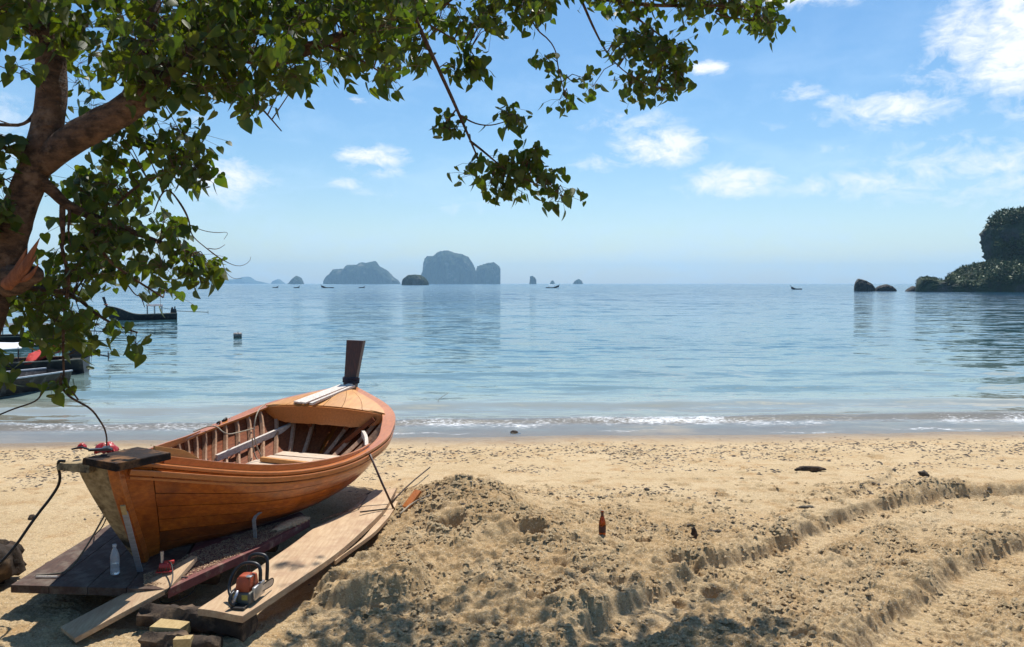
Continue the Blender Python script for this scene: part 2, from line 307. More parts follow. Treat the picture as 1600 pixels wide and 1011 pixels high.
def ground(x, y):
    x = np.asarray(x, float); y = np.asarray(y, float)
    yy = y-.055*x
    z = -.083*np.clip(yy-9.5, 0, 9)-.055*np.clip(yy-18.5, 0, 200)-.02*np.clip(8.0-y, -0, 3)*0
    z = z+.02*fbm(x*.5, y*.5, 3, 3)
    inland = 1-sstep(13.8, 15.2, yy)
    # mound and lumps
    g = lambda cx, cy, sx_, sy_, a, rot=0: a*np.exp(-(((x-cx)*math.cos(rot)+(y-cy)*math.sin(rot))/sx_)**2-((-(x-cx)*math.sin(rot)+(y-cy)*math.cos(rot))/sy_)**2)
    n1 = fbm(x*1.1, y*1.1, 4, 5)
    md = g(-.55, 8.75, .66, .72, .28)+g(-.3, 7.95, .75, .75, .17)+g(.35, 7.6, .75, .55, .12)+g(-.75, 7.2, .5, .5, .1)+g(1.3, 6.9, .8, .35, .1)
    z = z+md*(1+.55*n1)
    lx, ly = (x+1.16)/.5, (y-6.42)/.42; lump = 1-sstep(.62, 1.0, np.hypot(np.abs(lx)**1.3, np.abs(ly)**1.3)+.14*fbm(x*3, y*3, 2, 8)); z = z+.19*lump
    lx, ly = (x-.4)/.95, (y-6.05)/.34; z = z+.1*(1-sstep(.3, 1.0, np.hypot(lx, ly)+.3*fbm(x*2, y*2, 3, 9)))
    lx, ly = (x-1.35)/.5, (y-5.3)/.25; z = z+.1*(1-sstep(.3, 1.0, np.hypot(lx, ly)+.3*fbm(x*2.4, y*2.4, 3, 19)))
    lx, ly = (x-1.95)/.36, (y-5.15)/.26; z = z+.12*(1-sstep(.5, 1.0, np.hypot(lx, ly)+.2*fbm(x*2.4, y*2.4, 3, 29)))
    # tyre ruts
    near = (1-sstep(9.6, 11.0, y))
    d1, a1 = pdist(x, y, RUT1); d2, a2 = pdist(x, y, RUT2); d0, a0 = pdist(x, y, RUT0)
    chunk = fbm(x*3.4, y*3.4, 3, 21); chunk2 = fbm(x*9, y*9, 3, 22)
    ruts = 0*x; smoothf = 1.0
    for d, a, w, dep, rl, rr in ((d1, a1, .2, .1, .06, .035), (d2, a2, .23, .1, .055, .045), (d0, a0, .12, .03, .03, .02)):
        fade = sstep(0, .6, a)
        core = (1-sstep(w*.8, w*1.35, np.abs(d+.08*chunk+.03*chunk2)))
        lowm = np.clip(.9+1.6*fbm(x*.7, y*.7, 2, 23), .1, 1.9); dd = d+.09*chunk; rim_l = np.exp(-((dd-w*1.9)/.15)**2)*(rl*lowm*(1+.5*chunk+.5*chunk2)); rim_r = np.exp(-((dd+w*1.9)/.16)**2)*(rr*lowm*(1+.5*chunk+.5*chunk2))
        tread = .006*np.sin(a*2*np.pi/.09+d*8)
        z = z+(-dep*core+tread*core+rim_l+rim_r)*fade; smoothf = smoothf*(1-.85*core*fade); ruts = np.maximum(ruts, np.exp(-(d/.6)**2)*fade)
    # roughness: churned sand in the foreground, calmer towards the sea
    churn = sstep(-2.3, -1.0, x)*(1-sstep(8.2, 10.2, y+.25*x-.3*fbm(x*.6, y*.6, 2, 31)))
    churn = np.maximum(churn, .75*ruts*(1-sstep(9.5, 11, y))); churn = np.maximum(churn, .45*(1-sstep(5.9, 6.8, y)))
    churn = np.maximum(churn, np.clip(md*3, 0, 1))
    r1 = fbm(x*2.2, y*2.2, 5, 41, .55); r2 = 1-np.abs(fbm(x*3.1, y*3.1, 4, 51, .55))*2.2; r3 = fbm(x*9, y*9, 4, 61, .6)
    r4 = 1-2.4*np.abs(fbm(x*11, y*11, 3, 63, .6)); r5 = fbm(x*34, y*34, 3, 67, .6)
    stri = fbm(x*14+y*5, y*3-x*2, 3, 69, .6)*ruts
    CH['c'] = np.clip(churn*(.35+.65*smoothf)*(.7+.8*fbm(x*1.4, y*1.4, 4, 77))+.8*np.clip(md*2.5, 0, .8)*(.8+.6*n1), 0, 1)
    z = z+churn*smoothf*(.034*r1+.016*(r2-.5)+.019*r3+.009*r4+.010*r5+.016*stri)+inland*(1-churn)*.0035*r5
    clod = np.clip(fbm(x*5.3, y*5.3, 3, 71)-.12, 0, 1); z = z+churn*smoothf*(.045*clod+.022*sstep(.1, .17, fbm(x*4.1+.3*r3, y*5.2, 3, 73))+.016*sstep(.08, .16, fbm(x*9, y*10, 2, 75)))
    z = z+inland*(.012*fbm(x*1.6, y*2.4, 4, 81)+.007*fbm(x*7, y*9, 3, 91, .6))
    for (hx, hy, rx, ry, dep) in HOLES:
        q = (np.abs(x-hx) < rx*2.2) & (np.abs(y-hy) < ry*2.2)
        if not q.any(): continue
        rr_ = np.hypot((x[q]-hx)/rx, (y[q]-hy)/ry)*(1+.25*chunk2[q])
        z[q] += -dep*(1-sstep(.45, 1.0, rr_))+.3*dep*np.exp(-((rr_-1.2)/.28)**2)
    # hollow below the boat and its timbers
    bx = (x+2.5)/1.25; by = (y-7.3)/1.7
    ff = 1-sstep(.75, 1.05, np.hypot(bx, by)); z = z*(1-ff)+(-.07+.02*fbm(x*3, y*3, 3, 5))*ff
    z = z-.09*np.exp(-((x+2.05-.2*(y-6.3))/.22)**2)*sstep(5.6, 6.0, y)*(1-sstep(7.5, 8.6, y))
    return z
def axis(segs):
    out = [segs[0][0]]
    for a, b, n in segs: out += list(np.linspace(a, b, n+1)[1:])
    return np.array(out)
ys = [3.2]
while ys[-1] < 16.6: ys.append(ys[-1]+max(.009, ys[-1]**2/2000*.62))
ys = np.concatenate([np.linspace(-60, 0, 13), np.linspace(.8, 3.0, 6), ys, np.linspace(17, 26, 20), np.linspace(29, 90, 14)])
ts = axis([(-40, -6, 8), (-6, -1.6, 14), (-1.6, -1.12, 40), (-1.12, 1.12, 900), (1.12, 1.6, 40), (1.6, 6, 14), (6, 40, 8)])
TT, YY = np.meshgrid(ts, ys); WD = np.maximum(2.4, .68*YY); XX = TT*WD; ZZ = ground(XX, YY); DAMP = CH['c']
def npmesh(name, X, Y, Z, mt, smooth=True, parent=None):
    m, n = X.shape; co = np.stack([X, Y, Z], -1).reshape(-1, 3).astype(np.float32)
    i = np.arange(m-1)[:, None]*n+np.arange(n-1)[None]; f = np.stack([i, i+1, i+n+1, i+n], -1).reshape(-1, 4)
    me = bpy.data.meshes.new(name); me.vertices.add(len(co)); me.vertices.foreach_set('co', co.ravel()); me.loops.add(f.size); me.loops.foreach_set('vertex_index', f.ravel().astype(np.int32))
    me.polygons.add(len(f)); me.polygons.foreach_set('loop_start', (np.arange(len(f))*4).astype(np.int32)); me.update(calc_edges=True)
    me.polygons.foreach_set('use_smooth', [smooth]*len(f)); me.materials.append(mt)
    o = bpy.data.objects.new(name, me); C.objects.link(o)
    if parent: o.parent = parent
    return o
def gz(x, y): return float(ground(np.array([x]), np.array([y]))[0])
def on_sand(px, py, z0=0.0):
    z = z0
    for _ in range(6): p = G(px, py, z); z = gz(p.x, p.y)
    return Vector((p.x, p.y, z))

def sandmat():
    m = bpy.data.materials.new('beach_sand'); m.use_nodes = True; t = m.node_tree; l = t.links; b = t.nodes['Principled BSDF']
    gm = t.nodes.new('ShaderNodeNewGeometry'); P = gm.outputs['Position']; s = t.nodes.new('ShaderNodeSeparateXYZ'); l.new(P, s.inputs[0])
    def nz(sc_, det=6, r=.6, st=(1, 1, 1)):
        mp = t.nodes.new('ShaderNodeMapping'); mp.inputs['Scale'].default_value = st; l.new(P, mp.inputs[0])
        n = t.nodes.new('ShaderNodeTexNoise'); n.inputs['Scale'].default_value = sc_; n.inputs['Detail'].default_value = det; n.inputs['Roughness'].default_value = r; l.new(mp.outputs[0], n.inputs['Vector']); return n.outputs[0]
    def mr(v, a, b_, c=0, d=1):
        n = t.nodes.new('ShaderNodeMapRange'); n.inputs[1].default_value = a; n.inputs[2].default_value = b_; n.inputs[3].default_value = c; n.inputs[4].default_value = d; l.new(v, n.inputs[0]); return n.outputs[0]
    def mix(f, a, b_):
        n = t.nodes.new('ShaderNodeMixRGB')
        l.new(f, n.inputs[0]) if not isinstance(f, float) else setattr(n.inputs[0], 'default_value', f)
        for k, q in ((1, a), (2, b_)):
            if isinstance(q, tuple): n.inputs[k].default_value = (*q, 1)
            else: l.new(q, n.inputs[k])
        return n.outputs[0]
    c = mix(mr(nz(.9, 5), .35, .65), (.50, .36, .19), (.58, .435, .25))
    c = mix(mr(nz(3.5, 6), .5, .72), c, (.42, .25, .1))
    at = t.nodes.new('ShaderNodeAttribute'); at.attribute_name = 'damp'
    dmp = t.nodes.new('ShaderNodeMath'); dmp.operation = 'MULTIPLY'; l.new(at.outputs['Fac'], dmp.inputs[0]); l.new(mr(nz(2.2, 6, .65), .3, .7, .35, 1.15), dmp.inputs[1]); dmp.use_clamp = True
    c = mix(dmp.outputs[0], c, (.43, .28, .13))                                # dug up sand, still damp and browner
    c = mix(mr(nz(14, 6, .75), .48, .72, 0, .55), c, (.31, .205, .11))
    c = mix(mr(nz(62, 3, .8), .52, .64, 0, .75), c, (.2, .135, .075))
    c = mix(mr(nz(75, 2, .7, (1, 1, 1)), .58, .66, 0, .8), c, (.72, .6, .42))
    # wet sand by the water: darker and glossier, following the height above the sea
    h = t.nodes.new('ShaderNodeMath'); h.operation = 'ADD'; l.new(s.outputs[2], h.inputs[0]); l.new(mr(nz(.7, 4), 0, 1, -.05, .05), h.inputs[1])
    wet = mr(h.outputs[0], -.475, -.36, 1, 0)
    hs_ = t.nodes.new('ShaderNodeMixRGB'); hs_.blend_type = 'MULTIPLY'; hs_.inputs[2].default_value = (.55, .5, .45, 1); l.new(wet, hs_.inputs[0]); l.new(c, hs_.inputs[1])
    l.new(hs_.outputs[0], b.inputs['Base Color']); l.new(mr(wet, 0, 1, .95, .3), b.inputs['Roughness']); b.inputs['Specular IOR Level'].default_value = .3
    bp = t.nodes.new('ShaderNodeBump'); bp.inputs['Strength'].default_value = .8; bp.inputs['Distance'].default_value = .02; l.new(nz(26, 8, .7), bp.inputs['Height'])
    b2 = t.nodes.new('ShaderNodeBump'); b2.inputs['Strength'].default_value = .8; b2.inputs['Distance'].default_value = .012; l.new(nz(70, 4, .8), b2.inputs['Height']); l.new(bp.outputs[0], b2.inputs['Normal'])
    l.new(b2.outputs[0], b.inputs['Normal']); return m
M_sand = sandmat()
beach = npmesh('beach', XX, YY, ZZ, M_sand); at_ = beach.data.attributes.new('damp', 'FLOAT', 'POINT'); at_.data.foreach_set('value', DAMP.ravel().astype(np.float32)); tag(beach, kind='structure')

# ------------------------------------------------------------ the sea
def watermat():
    m = bpy.data.materials.new('sea_water'); m.use_nodes = True; t = m.node_tree; l = t.links; b = t.nodes['Principled BSDF']; out = t.nodes['Material Output']
    gm = t.nodes.new('ShaderNodeNewGeometry'); P = gm.outputs['Position']; s = t.nodes.new('ShaderNodeSeparateXYZ'); l.new(P, s.inputs[0])
    def nz(sc_, det=4, r=.55, st=(1, 1, 1), off=(0, 0, 0)):
        mp = t.nodes.new('ShaderNodeMapping'); mp.inputs['Scale'].default_value = st; mp.inputs['Location'].default_value = off; l.new(P, mp.inputs[0])
        n = t.nodes.new('ShaderNodeTexNoise'); n.inputs['Scale'].default_value = sc_; n.inputs['Detail'].default_value = det; n.inputs['Roughness'].default_value = r; l.new(mp.outputs[0], n.inputs['Vector']); return n.outputs[0]
    def mr(v, a, b_, c=0, d=1):
        n = t.nodes.new('ShaderNodeMapRange'); n.inputs[1].default_value = a; n.inputs[2].default_value = b_; n.inputs[3].default_value = c; n.inputs[4].default_value = d; l.new(v, n.inputs[0]); return n.outputs[0]
    def mm(op, a, b_=0.0):
        n = t.nodes.new('ShaderNodeMath'); n.operation = op
        for k, q in enumerate((a, b_)):
            if isinstance(q, (int, float)): n.inputs[k].default_value = q
            else: l.new(q, n.inputs[k])
        return n.outputs[0]
    def mix(f, a, b_):
        n = t.nodes.new('ShaderNodeMixRGB'); l.new(f, n.inputs[0])
        for k, q in ((1, a), (2, b_)):
            if isinstance(q, tuple): n.inputs[k].default_value = (*q, 1)
            else: l.new(q, n.inputs[k])
        return n.outputs[0]
    yy = mm('SUBTRACT', s.outputs[1], mm('MULTIPLY', s.outputs[0], .055))       # distance off the waterline
    yn = mm('ADD', yy, mr(nz(.25, 3, st=(.5, 1, 1)), 0, 1, -1.5, 1.5))
    c = mix(mr(yn, 15.5, 22), (.42, .36, .27), (.16, .22, .2))                  # sand stirred up in the shallows
    c = mix(mr(yn, 20, 38), c, (.04, .105, .125)); c = mix(mr(yn, 40, 180), c, (.014, .055, .1))
    l.new(c, b.inputs['Base Color']); b.inputs['Roughness'].default_value = .07; b.inputs['IOR'].default_value = 1.33; b.inputs['Specular IOR Level'].default_value = .5
    l.new(mr(yy, 20, 400, .05, .12), b.inputs['Roughness'])
    def nzc(sc_, det, r, st, off=(0, 0, 0)):
        mp = t.nodes.new('ShaderNodeMapping'); mp.inputs['Scale'].default_value = st; mp.inputs['Location'].default_value = off; l.new(P, mp.inputs[0])
        n = t.nodes.new('ShaderNodeTexNoise'); n.inputs['Scale'].default_value = sc_; n.inputs['Detail'].default_value = det; n.inputs['Roughness'].default_value = r; l.new(mp.outputs[0], n.inputs['Vector'])
        q = t.nodes.new('ShaderNodeVectorMath'); q.operation = 'SUBTRACT'; q.inputs[1].default_value = (.5, .5, .5); l.new(n.outputs['Color'], q.inputs[0]); return q.outputs[0]
    def vsc(v, f):
        q = t.nodes.new('ShaderNodeVectorMath'); q.operation = 'SCALE'; l.new(v, q.inputs[0])
        if isinstance(f, (int, float)): q.inputs['Scale'].default_value = f
        else: l.new(f, q.inputs['Scale'])
        return q.outputs[0]
    def vadd(a, b_):
        q = t.nodes.new('ShaderNodeVectorMath'); q.operation = 'ADD'; l.new(a, q.inputs[0]); l.new(b_, q.inputs[1]); return q.outputs[0]
    # wave slopes, straight from noise so that they keep their steepness far out
    calm = mr(nz(.05, 4, .6, (.22, 1.3, 1), (5, 3, 0)), .38, .62, .6, 1.12)
    v = vadd(vsc(nzc(1.15, 3, .55, (.42, 1.25, 1)), .55), vsc(nzc(4.6, 3, .6, (.5, 1.3, 1), (3, 1, 0)), .26))
    v = vadd(v, vsc(nzc(.3, 4, .6, (.35, 1.3, 1), (7, 2, 0)), mr(yy, 20, 90, .1, .5)))
    v = vsc(v, calm); v = vsc(v, mr(yy, 15.5, 23, .16, .8)); v = vsc(v, mr(yy, 25, 160, 1.1, 3.0))
    ani = t.nodes.new('ShaderNodeVectorMath'); ani.operation = 'MULTIPLY'; ani.inputs[1].default_value = (.55, 1, 0); l.new(v, ani.inputs[0])
    nn = t.nodes.new('ShaderNodeVectorMath'); nn.operation = 'ADD'; l.new(gm.outputs['Normal'], nn.inputs[0]); l.new(ani.outputs[0], nn.inputs[1])
    bp = t.nodes.new('ShaderNodeVectorMath'); bp.operation = 'NORMALIZE'; l.new(nn.outputs[0], bp.inputs[0]); l.new(bp.outputs[0], b.inputs['Normal'])
    # foam: lace left by the small breaking wave, broken up by noise
    yf = mm('ADD', yy, mm('ADD', mr(nz(.35, 4, .6, (1, .3, 1)), 0, 1, -1.1, 1.1), mr(nz(2.5, 4, .6), 0, 1, -.3, .3)))
    def band(c0, w): return mm('SUBTRACT', 1.0, mm('MINIMUM', mm('DIVIDE', mm('ABSOLUTE', mm('SUBTRACT', yf, c0)), w), 1.0))
    lace = nz(17, 7, .8, (.6, 1.5, 1)); gap = mr(nz(.28, 3, .6, (1, .2, 1), (9, 2, 4)), .35, .6, .35, 1)
    right_ = mr(s.outputs[0], -6, -1.5, .55, 1); bnd = mm('MULTIPLY', mm('MAXIMUM', mm('MULTIPLY', band(17.0, .85), gap), mm('MULTIPLY', band(15.9, .2), mr(nz(.5, 3, .6, (1, .2, 1), (2, 7, 1)), .4, .62, 0, .72))), right_)
    foam = mr(mm('ADD', mm('MULTIPLY', bnd, .34), lace), .67, .82)
    fb = t.nodes.new('ShaderNodeBsdfDiffuse'); fb.inputs[0].default_value = (.82, .84, .85, 1)
    ms = t.nodes.new('ShaderNodeMixShader'); l.new(foam, ms.inputs[0]); l.new(b.outputs[0], ms.inputs[1]); l.new(fb.outputs[0], ms.inputs[2])
    # the last thin film of water over the sand is see-through
    tr = t.nodes.new('ShaderNodeBsdfTransparent'); tr.inputs[0].default_value = (.93, .95, .95, 1); m3 = t.nodes.new('ShaderNodeMixShader')
    gl = t.nodes.new('ShaderNodeBsdfGlossy'); gl.inputs['Roughness'].default_value = .05; l.new(bp.outputs[0], gl.inputs['Normal']); fr = t.nodes.new('ShaderNodeFresnel'); fr.inputs[0].default_value = 1.33; l.new(bp.outputs[0], fr.inputs['Normal'])
    m4 = t.nodes.new('ShaderNodeMixShader'); l.new(fr.outputs[0], m4.inputs[0]); l.new(tr.outputs[0], m4.inputs[1]); l.new(gl.outputs[0], m4.inputs[2])
    m5 = t.nodes.new('ShaderNodeMixShader'); l.new(foam, m5.inputs[0]); l.new(m4.outputs[0], m5.inputs[1]); l.new(fb.outputs[0], m5.inputs[2])
    l.new(mr(yy, 15.7, 19.5, .18, 1), m3.inputs[0]); l.new(m5.outputs[0], m3.inputs[1]); l.new(ms.outputs[0], m3.inputs[2])
    l.new(m3.outputs[0], out.inputs[0]); return m
M_water = watermat()
wy = [14.0]
while wy[-1] < 60: wy.append(wy[-1]+max(.035, wy[-1]**2/2000*1.1))
wy = np.array(wy+list(np.geomspace(63, 11000, 60))); wt = axis([(-4, -1.1, 30), (-1.1, 1.1, 420), (1.1, 4, 30)])
T2, Y2 = np.meshgrid(wt, wy); X2 = T2*np.maximum(12, Y2*.72)
yw = Y2-.055*X2
def sea(x, y):
    yy = y-.055*x
    w = .022*fbm(x*.22, y*.9, 3, 101)+.012*fbm(x*.8, y*2.2, 3, 105)
    w = w*sstep(15.5, 19, yy)*(1-sstep(40, 58, y))
    wig = .5*fbm(x*.16, y*0+3.3, 3, 111); yw_ = yy+wig
    amp = .5+.5*np.clip(.5+1.6*fbm(x*.14+4.1, y*0+.4, 2, 117), 0, 1)
    ridge = lambda c, wd, a: a*np.where(yw_ > c, np.exp(-((yw_-c)/(wd*1.6))**2), np.exp(-((yw_-c)/(wd*.5))**2))
    return w+ridge(17.2, .35, .12)*amp+ridge(19.6, .8, .06)+ridge(22.6, 1.0, .055)*amp+ridge(26.4, 1.2, .05)
Z2 = WATER+sea(X2, Y2)
seao = npmesh('sea', X2, Y2, Z2, M_water); tag(seao, kind='structure')

# ------------------------------------------------------------ islands, rocks, headland
def ridge_mesh(prof, d, depth, seed, amp=.12, nx=150, nth=30, base=WATER-.4, fine=.05):
    """prof: photo pixels (x, y) of the skyline; the mass is rounded in depth about distance d"""
    xs = [(p[0]-800)/FPX*d for p in prof]; zs = [max(0.0, D(p[0], p[1], d).z-base) for p in prof]
    X = np.linspace(xs[0], xs[-1], nx); H = np.interp(X, xs, zs); th = np.linspace(0, PI, nth)
    Wd = X[-1]-X[0]; mid = (X[0]+X[-1])/2
    dep = depth*np.sqrt(np.clip(1-((X-mid)/(Wd/2*1.001))**2, 0.003, 1))
    xx = np.repeat(X[:, None], nth, 1); c = np.cos(th)[None]; s_ = np.sin(th)[None]
    sq = lambda v, k: np.sign(v)*np.abs(v)**k
    yy_ = d+dep[:, None]*sq(-c, .8); zz = H[:, None]*sq(s_, .62)
    hm = max(zs); k = 3.2/hm
    n = fbm(xx*k+seed, (yy_+zz*1.3)*k, 5, seed, .6); n2 = fbm(xx*k*4+seed, zz*k*4+yy_*k*2, 4, seed+3, .6)
    yy_ = yy_+(n*amp+n2*fine)*hm*2*np.sqrt(s_); zz = zz+np.clip(s_, 0, 1)*(n2*fine)*H[:, None]*1.1; zz = np.maximum(zz, 0)+base
    return xx, yy_, zz
def island(name, prof, d, depth, seed, label, cat='island', group=None, m=None, **k):
    X, Y, Z = ridge_mesh(prof, d, depth, seed, **k); o = npmesh(name, X, Y, Z, m or M_isl)
    c = Vector((float(X.mean()), d, WATER)); o.location = c
    o.data.transform(Matrix.Translation(-c)); return tag(o, label, cat, group)
IG = 'limestone islands along the horizon'
island('island', [(506,444),(512,432),(520,426),(523,421),(540,420),(545,414),(560,414),(566,410),(575,411),(586,408),(592,416),(604,422),(613,432),(622,438),(626,444)], 4600, 170, 1, 'broad rugged hazy island sloping down on both sides, left of the tallest island', group=IG)
island('island', [(648,444),(660,430),(664,420),(665,404),(669,400),(678,401),(684,395),(692,392),(702,392),(712,396),(722,397),(732,402),(739,412),(743,420),(744,430),(744,444)], 4500, 190, 2, 'tallest limestone island with a domed top and steep cliffs', group=IG)
island('island', [(741,444),(743,426),(746,416),(753,414),(762,411),(772,410),(780,416),(785,426),(787,436),(784,442),(782,444)], 4450, 120, 3, 'round topped cliff island joined to the right end of the tallest island', group=IG)
island('island', [(628,444),(630,436),(638,430),(648,429),(658,430),(664,434),(669,440),(670,444)], 1500, 30, 4, 'small dark low islet in front of the gap between the large islands', group=IG)
island('island', [(449,444),(454,442),(458,436),(464,431),(470,434),(474,442),(475,444)], 4000, 50, 5, 'tiny peaked islet left of the broad rugged island', group=IG)
island('island', [(827,444),(828,436),(828,432),(832,431),(836,434),(839,440),(838,444)], 3800, 22, 6, 'thin leaning sea stack right of the round topped cliff island', group=IG)
island('island', [(859,444),(861,439),(864,438),(866,441),(867,444)], 4300, 16, 7, 'tiniest sea stack, midway between the leaning stack and the last islet', group=IG)
island('island', [(895,444),(897,440),(901,437),(905,436),(909,439),(911,444)], 4300, 30, 8, 'small triangular islet farthest right of the horizon islands', group=IG)
island('island', [(258,444),(290,440),(325,438),(340,434),(352,437),(375,436),(386,432),(394,438),(410,441),(420,444)], 9000, 300, 9, 'faint blue mountain ridge on the horizon at far left', 'mountain')
island('island', [(424,444),(430,438),(436,436),(441,440),(446,444)], 8600, 90, 10, 'faint small peak on the horizon beside the far mountain ridge', 'mountain')
M_headr = mat('sea_worn_rock', (.085, .075, .062), .9, (.03, .027, .024), .9, bump=.9, bscale=2.2, bdist=.5)
r1 = island('sea_rock', [(1335,456),(1335,450),(1337,441),(1341,436),(1347,437),(1354,440),(1361,444),(1365,450),(1366,456)], 312, 3.5, 11, 'tall dark rock standing in the sea, left of the low rock off the headland', 'rock', m=M_headr, fine=.09, nx=60)
island('sea_rock', [(1367,456),(1369,449),(1376,446),(1384,444),(1392,447),(1398,452),(1400,456)], 313, 3, 12, 'low rounded dark rock in the sea beside the tall rock', 'rock', m=M_headr, fine=.09, nx=60)
island('sea_rock', [(1414,456),(1419,451),(1426,447),(1432,449),(1436,456)], 306, 2.5, 13, 'small rock just off the tip of the headland', 'rock', m=M_headr, fine=.09, nx=50)
head = empty('headland', (150, 300, WATER), 'overgrown rocky headland with a tall overhanging cliff at the right edge', 'headland')
tag(head, kind='structure')
def child_np(name, X, Y, Z, m, par):
    o = npmesh(name, X, Y, Z, m); loc = par.location; o.data.transform(Matrix.Translation(-Vector(loc))); o.parent = par; return o
lowp = [(1434,457),(1436,437),(1440,435),(1450,436),(1460,438),(1466,437),(1475,440),(1488,438),(1500,436),(1508,428),(1520,419),(1535,414),(1548,413),(1562,408),(1580,400),(1610,392),(1650,396),(1700,400),(1800,410),(1900,430),(1960,457)]
X, Y, Z = ridge_mesh(lowp, 296, 22, 21, nx=420, nth=60, fine=.06); child_np('low_slope', X, Y, Z, M_grown, head)
# the cliff block, built row by row so that its face can overhang
cl = [(457,1570),(440,1572),(425,1571),(413,1566),(405,1562),(395,1557),(385,1555),(372,1554),(362,1552),(355,1555),(348,1562),(342,1563),(335,1572),(330,1590),(326,1620)]
nr, nc = 90, 120; zr = np.linspace(457, 318, nr); left = np.interp(-zr, [-c[0] for c in cl], [c[1] for c in cl]); dH = 302
rowsX = np.zeros((nr, nc)); rowsY = np.zeros((nr, nc)); rowsZ = np.zeros((nr, nc))
for i in range(nr):
    z = (443-zr[i])/FPX*dH+CAMH; z = max(z, WATER-.3); xl = (left[i]-800)/FPX*dH; shrink = 1-.75*max(0, (i/nr-.72)/.28)**2
    cx = 215.0; a = (cx-xl)*(1 if i < nr*.9 else shrink+.2); b_ = 24*shrink
    ang = np.linspace(PI*.5, PI*1.5, nc)
    ca, sa = np.cos(ang), np.sin(ang)
    rowsX[i] = cx+a*np.sign(ca)*np.abs(ca)**.55; rowsY[i] = dH+b_*sa; rowsZ[i] = z
n = fbm(rowsX*.12+rowsY*.1, rowsZ*.12, 5, 33, .6); n2 = fbm(rowsX*.5+rowsY*.4, rowsZ*.45, 4, 37, .6)
rowsX -= n2*1.3+n*.8; rowsY += -n*7+n2*2.4; rowsZ[-8:] += n2[-8:]*1.5
rowsX[-1] = 215; rowsY[-1] = dH
child_np('cliff', rowsX, rowsY, rowsZ, M_grown, head)
# leaf clumps over slope and cliff
def clump_verts(cx, cy, cz, r, n):
    d = rng.normal(size=(n, 3)); d /= np.linalg.norm(d, axis=1)[:, None]; d[:, 2] = np.abs(d[:, 2])*1.0-.15
    p = np.array([cx, cy, cz])+d*r*(.65+.45*rng.random((n, 1))); s_ = r*.28*(.6+.8*rng.random((n, 1, 1)))
    t = rng.normal(size=(n, 3, 3)); return p[:, None]+t*s_*.62
tris = []
def cover(X, Y, Z, prob, rmin, rmax, nl):
    ii = rng.random(X.shape) < prob
    for x, y, z in zip(X[ii], Y[ii], Z[ii]):
        if y > dH+8 or x > 260: continue
        tris.append(clump_verts(x, y-.3, z+.2, random.uniform(rmin, rmax), nl))
X, Y, Z = ridge_mesh(lowp, 296, 22, 21, nx=420, nth=60, fine=.06)
msk = (Z > 3.0+3*fbm(X*.07, Y*.07, 2, 91)) & (X > 152); cover(np.where(msk, X, 999), Y, Z-.5, .3, .6, 1.7, 40)
msk2 = (Z > 1.6) & (X <= 160) & (X > 158-8); cover(np.where(msk2, X, 999), Y, Z, .05, .4, .8, 20)
nzv = fbm(rowsX*.09+rowsY*.07, rowsZ*.11, 3, 93); msk = ((nzv > .0) | (rowsZ > 24)) & (rowsZ > 2)
cover(np.where(msk, rowsX, 999), rowsY, rowsZ, .22, .7, 2.4, 50)
T_ = np.concatenate(tris).reshape(-1, 3)-np.array(head.location)
def tri_mesh(name, V, m, parent=None, per=3):
    me = bpy.data.meshes.new(name); me.vertices.add(len(V)); me.vertices.foreach_set('co', V.astype(np.float32).ravel()); nf = len(V)//per
    me.loops.add(len(V)); me.loops.foreach_set('vertex_index', np.arange(len(V), dtype=np.int32)); me.polygons.add(nf); me.polygons.foreach_set('loop_start', (np.arange(nf)*per).astype(np.int32))
    me.update(calc_edges=True); me.materials.append(m); o = bpy.data.objects.new(name, me); C.objects.link(o)
    if parent: o.parent = parent
    return o
tag(tri_mesh('foliage', T_, M_folfar, head), kind='stuff')
bigc = []
for (px, py, s_) in [(1474, 441, 1.2), (1482, 436, 1.5), (1491, 440, 1.1), (1505, 430, 1.4), (1562, 340, 1.5), (1572, 334, 1.8), (1556, 357, 1.2), (1585, 330, 1.6), (1596, 327, 2.0), (1548, 416, 1.5), (1530, 417, 1.5)]:
    p = D(px, py+3, 298 if px < 1553 else dH-3); bigc.append(clump_verts(p.x, p.y-3, p.z, s_, 90))
tag(tri_mesh('bush', np.concatenate(bigc).reshape(-1, 3)-np.array(head.location), M_folfar, head), kind='stuff')
# ------------------------------------------------------------ haze
def haze():
    hz = MB(); hz.box((0, 5000, 130), (26000, 13000, 290)); 
    o = hz.build('haze', None); o.data.transform(Matrix.Identity(4)); tag(o, kind='stuff')
    o.location = (0, 0, 0)
    m = bpy.data.materials.new('haze_air'); m.use_nodes = True; t = m.node_tree; t.nodes.remove(t.nodes['Principled BSDF'])
    v = t.nodes.new('ShaderNodeVolumePrincipled'); v.inputs['Color'].default_value = (.46, .76, 1, 1); v.inputs['Density'].default_value = 1.1e-4; v.inputs['Anisotropy'].default_value = .2
    t.links.new(v.outputs[0], t.nodes['Material Output'].inputs['Volume']); o.data.materials.append(m)
haze()

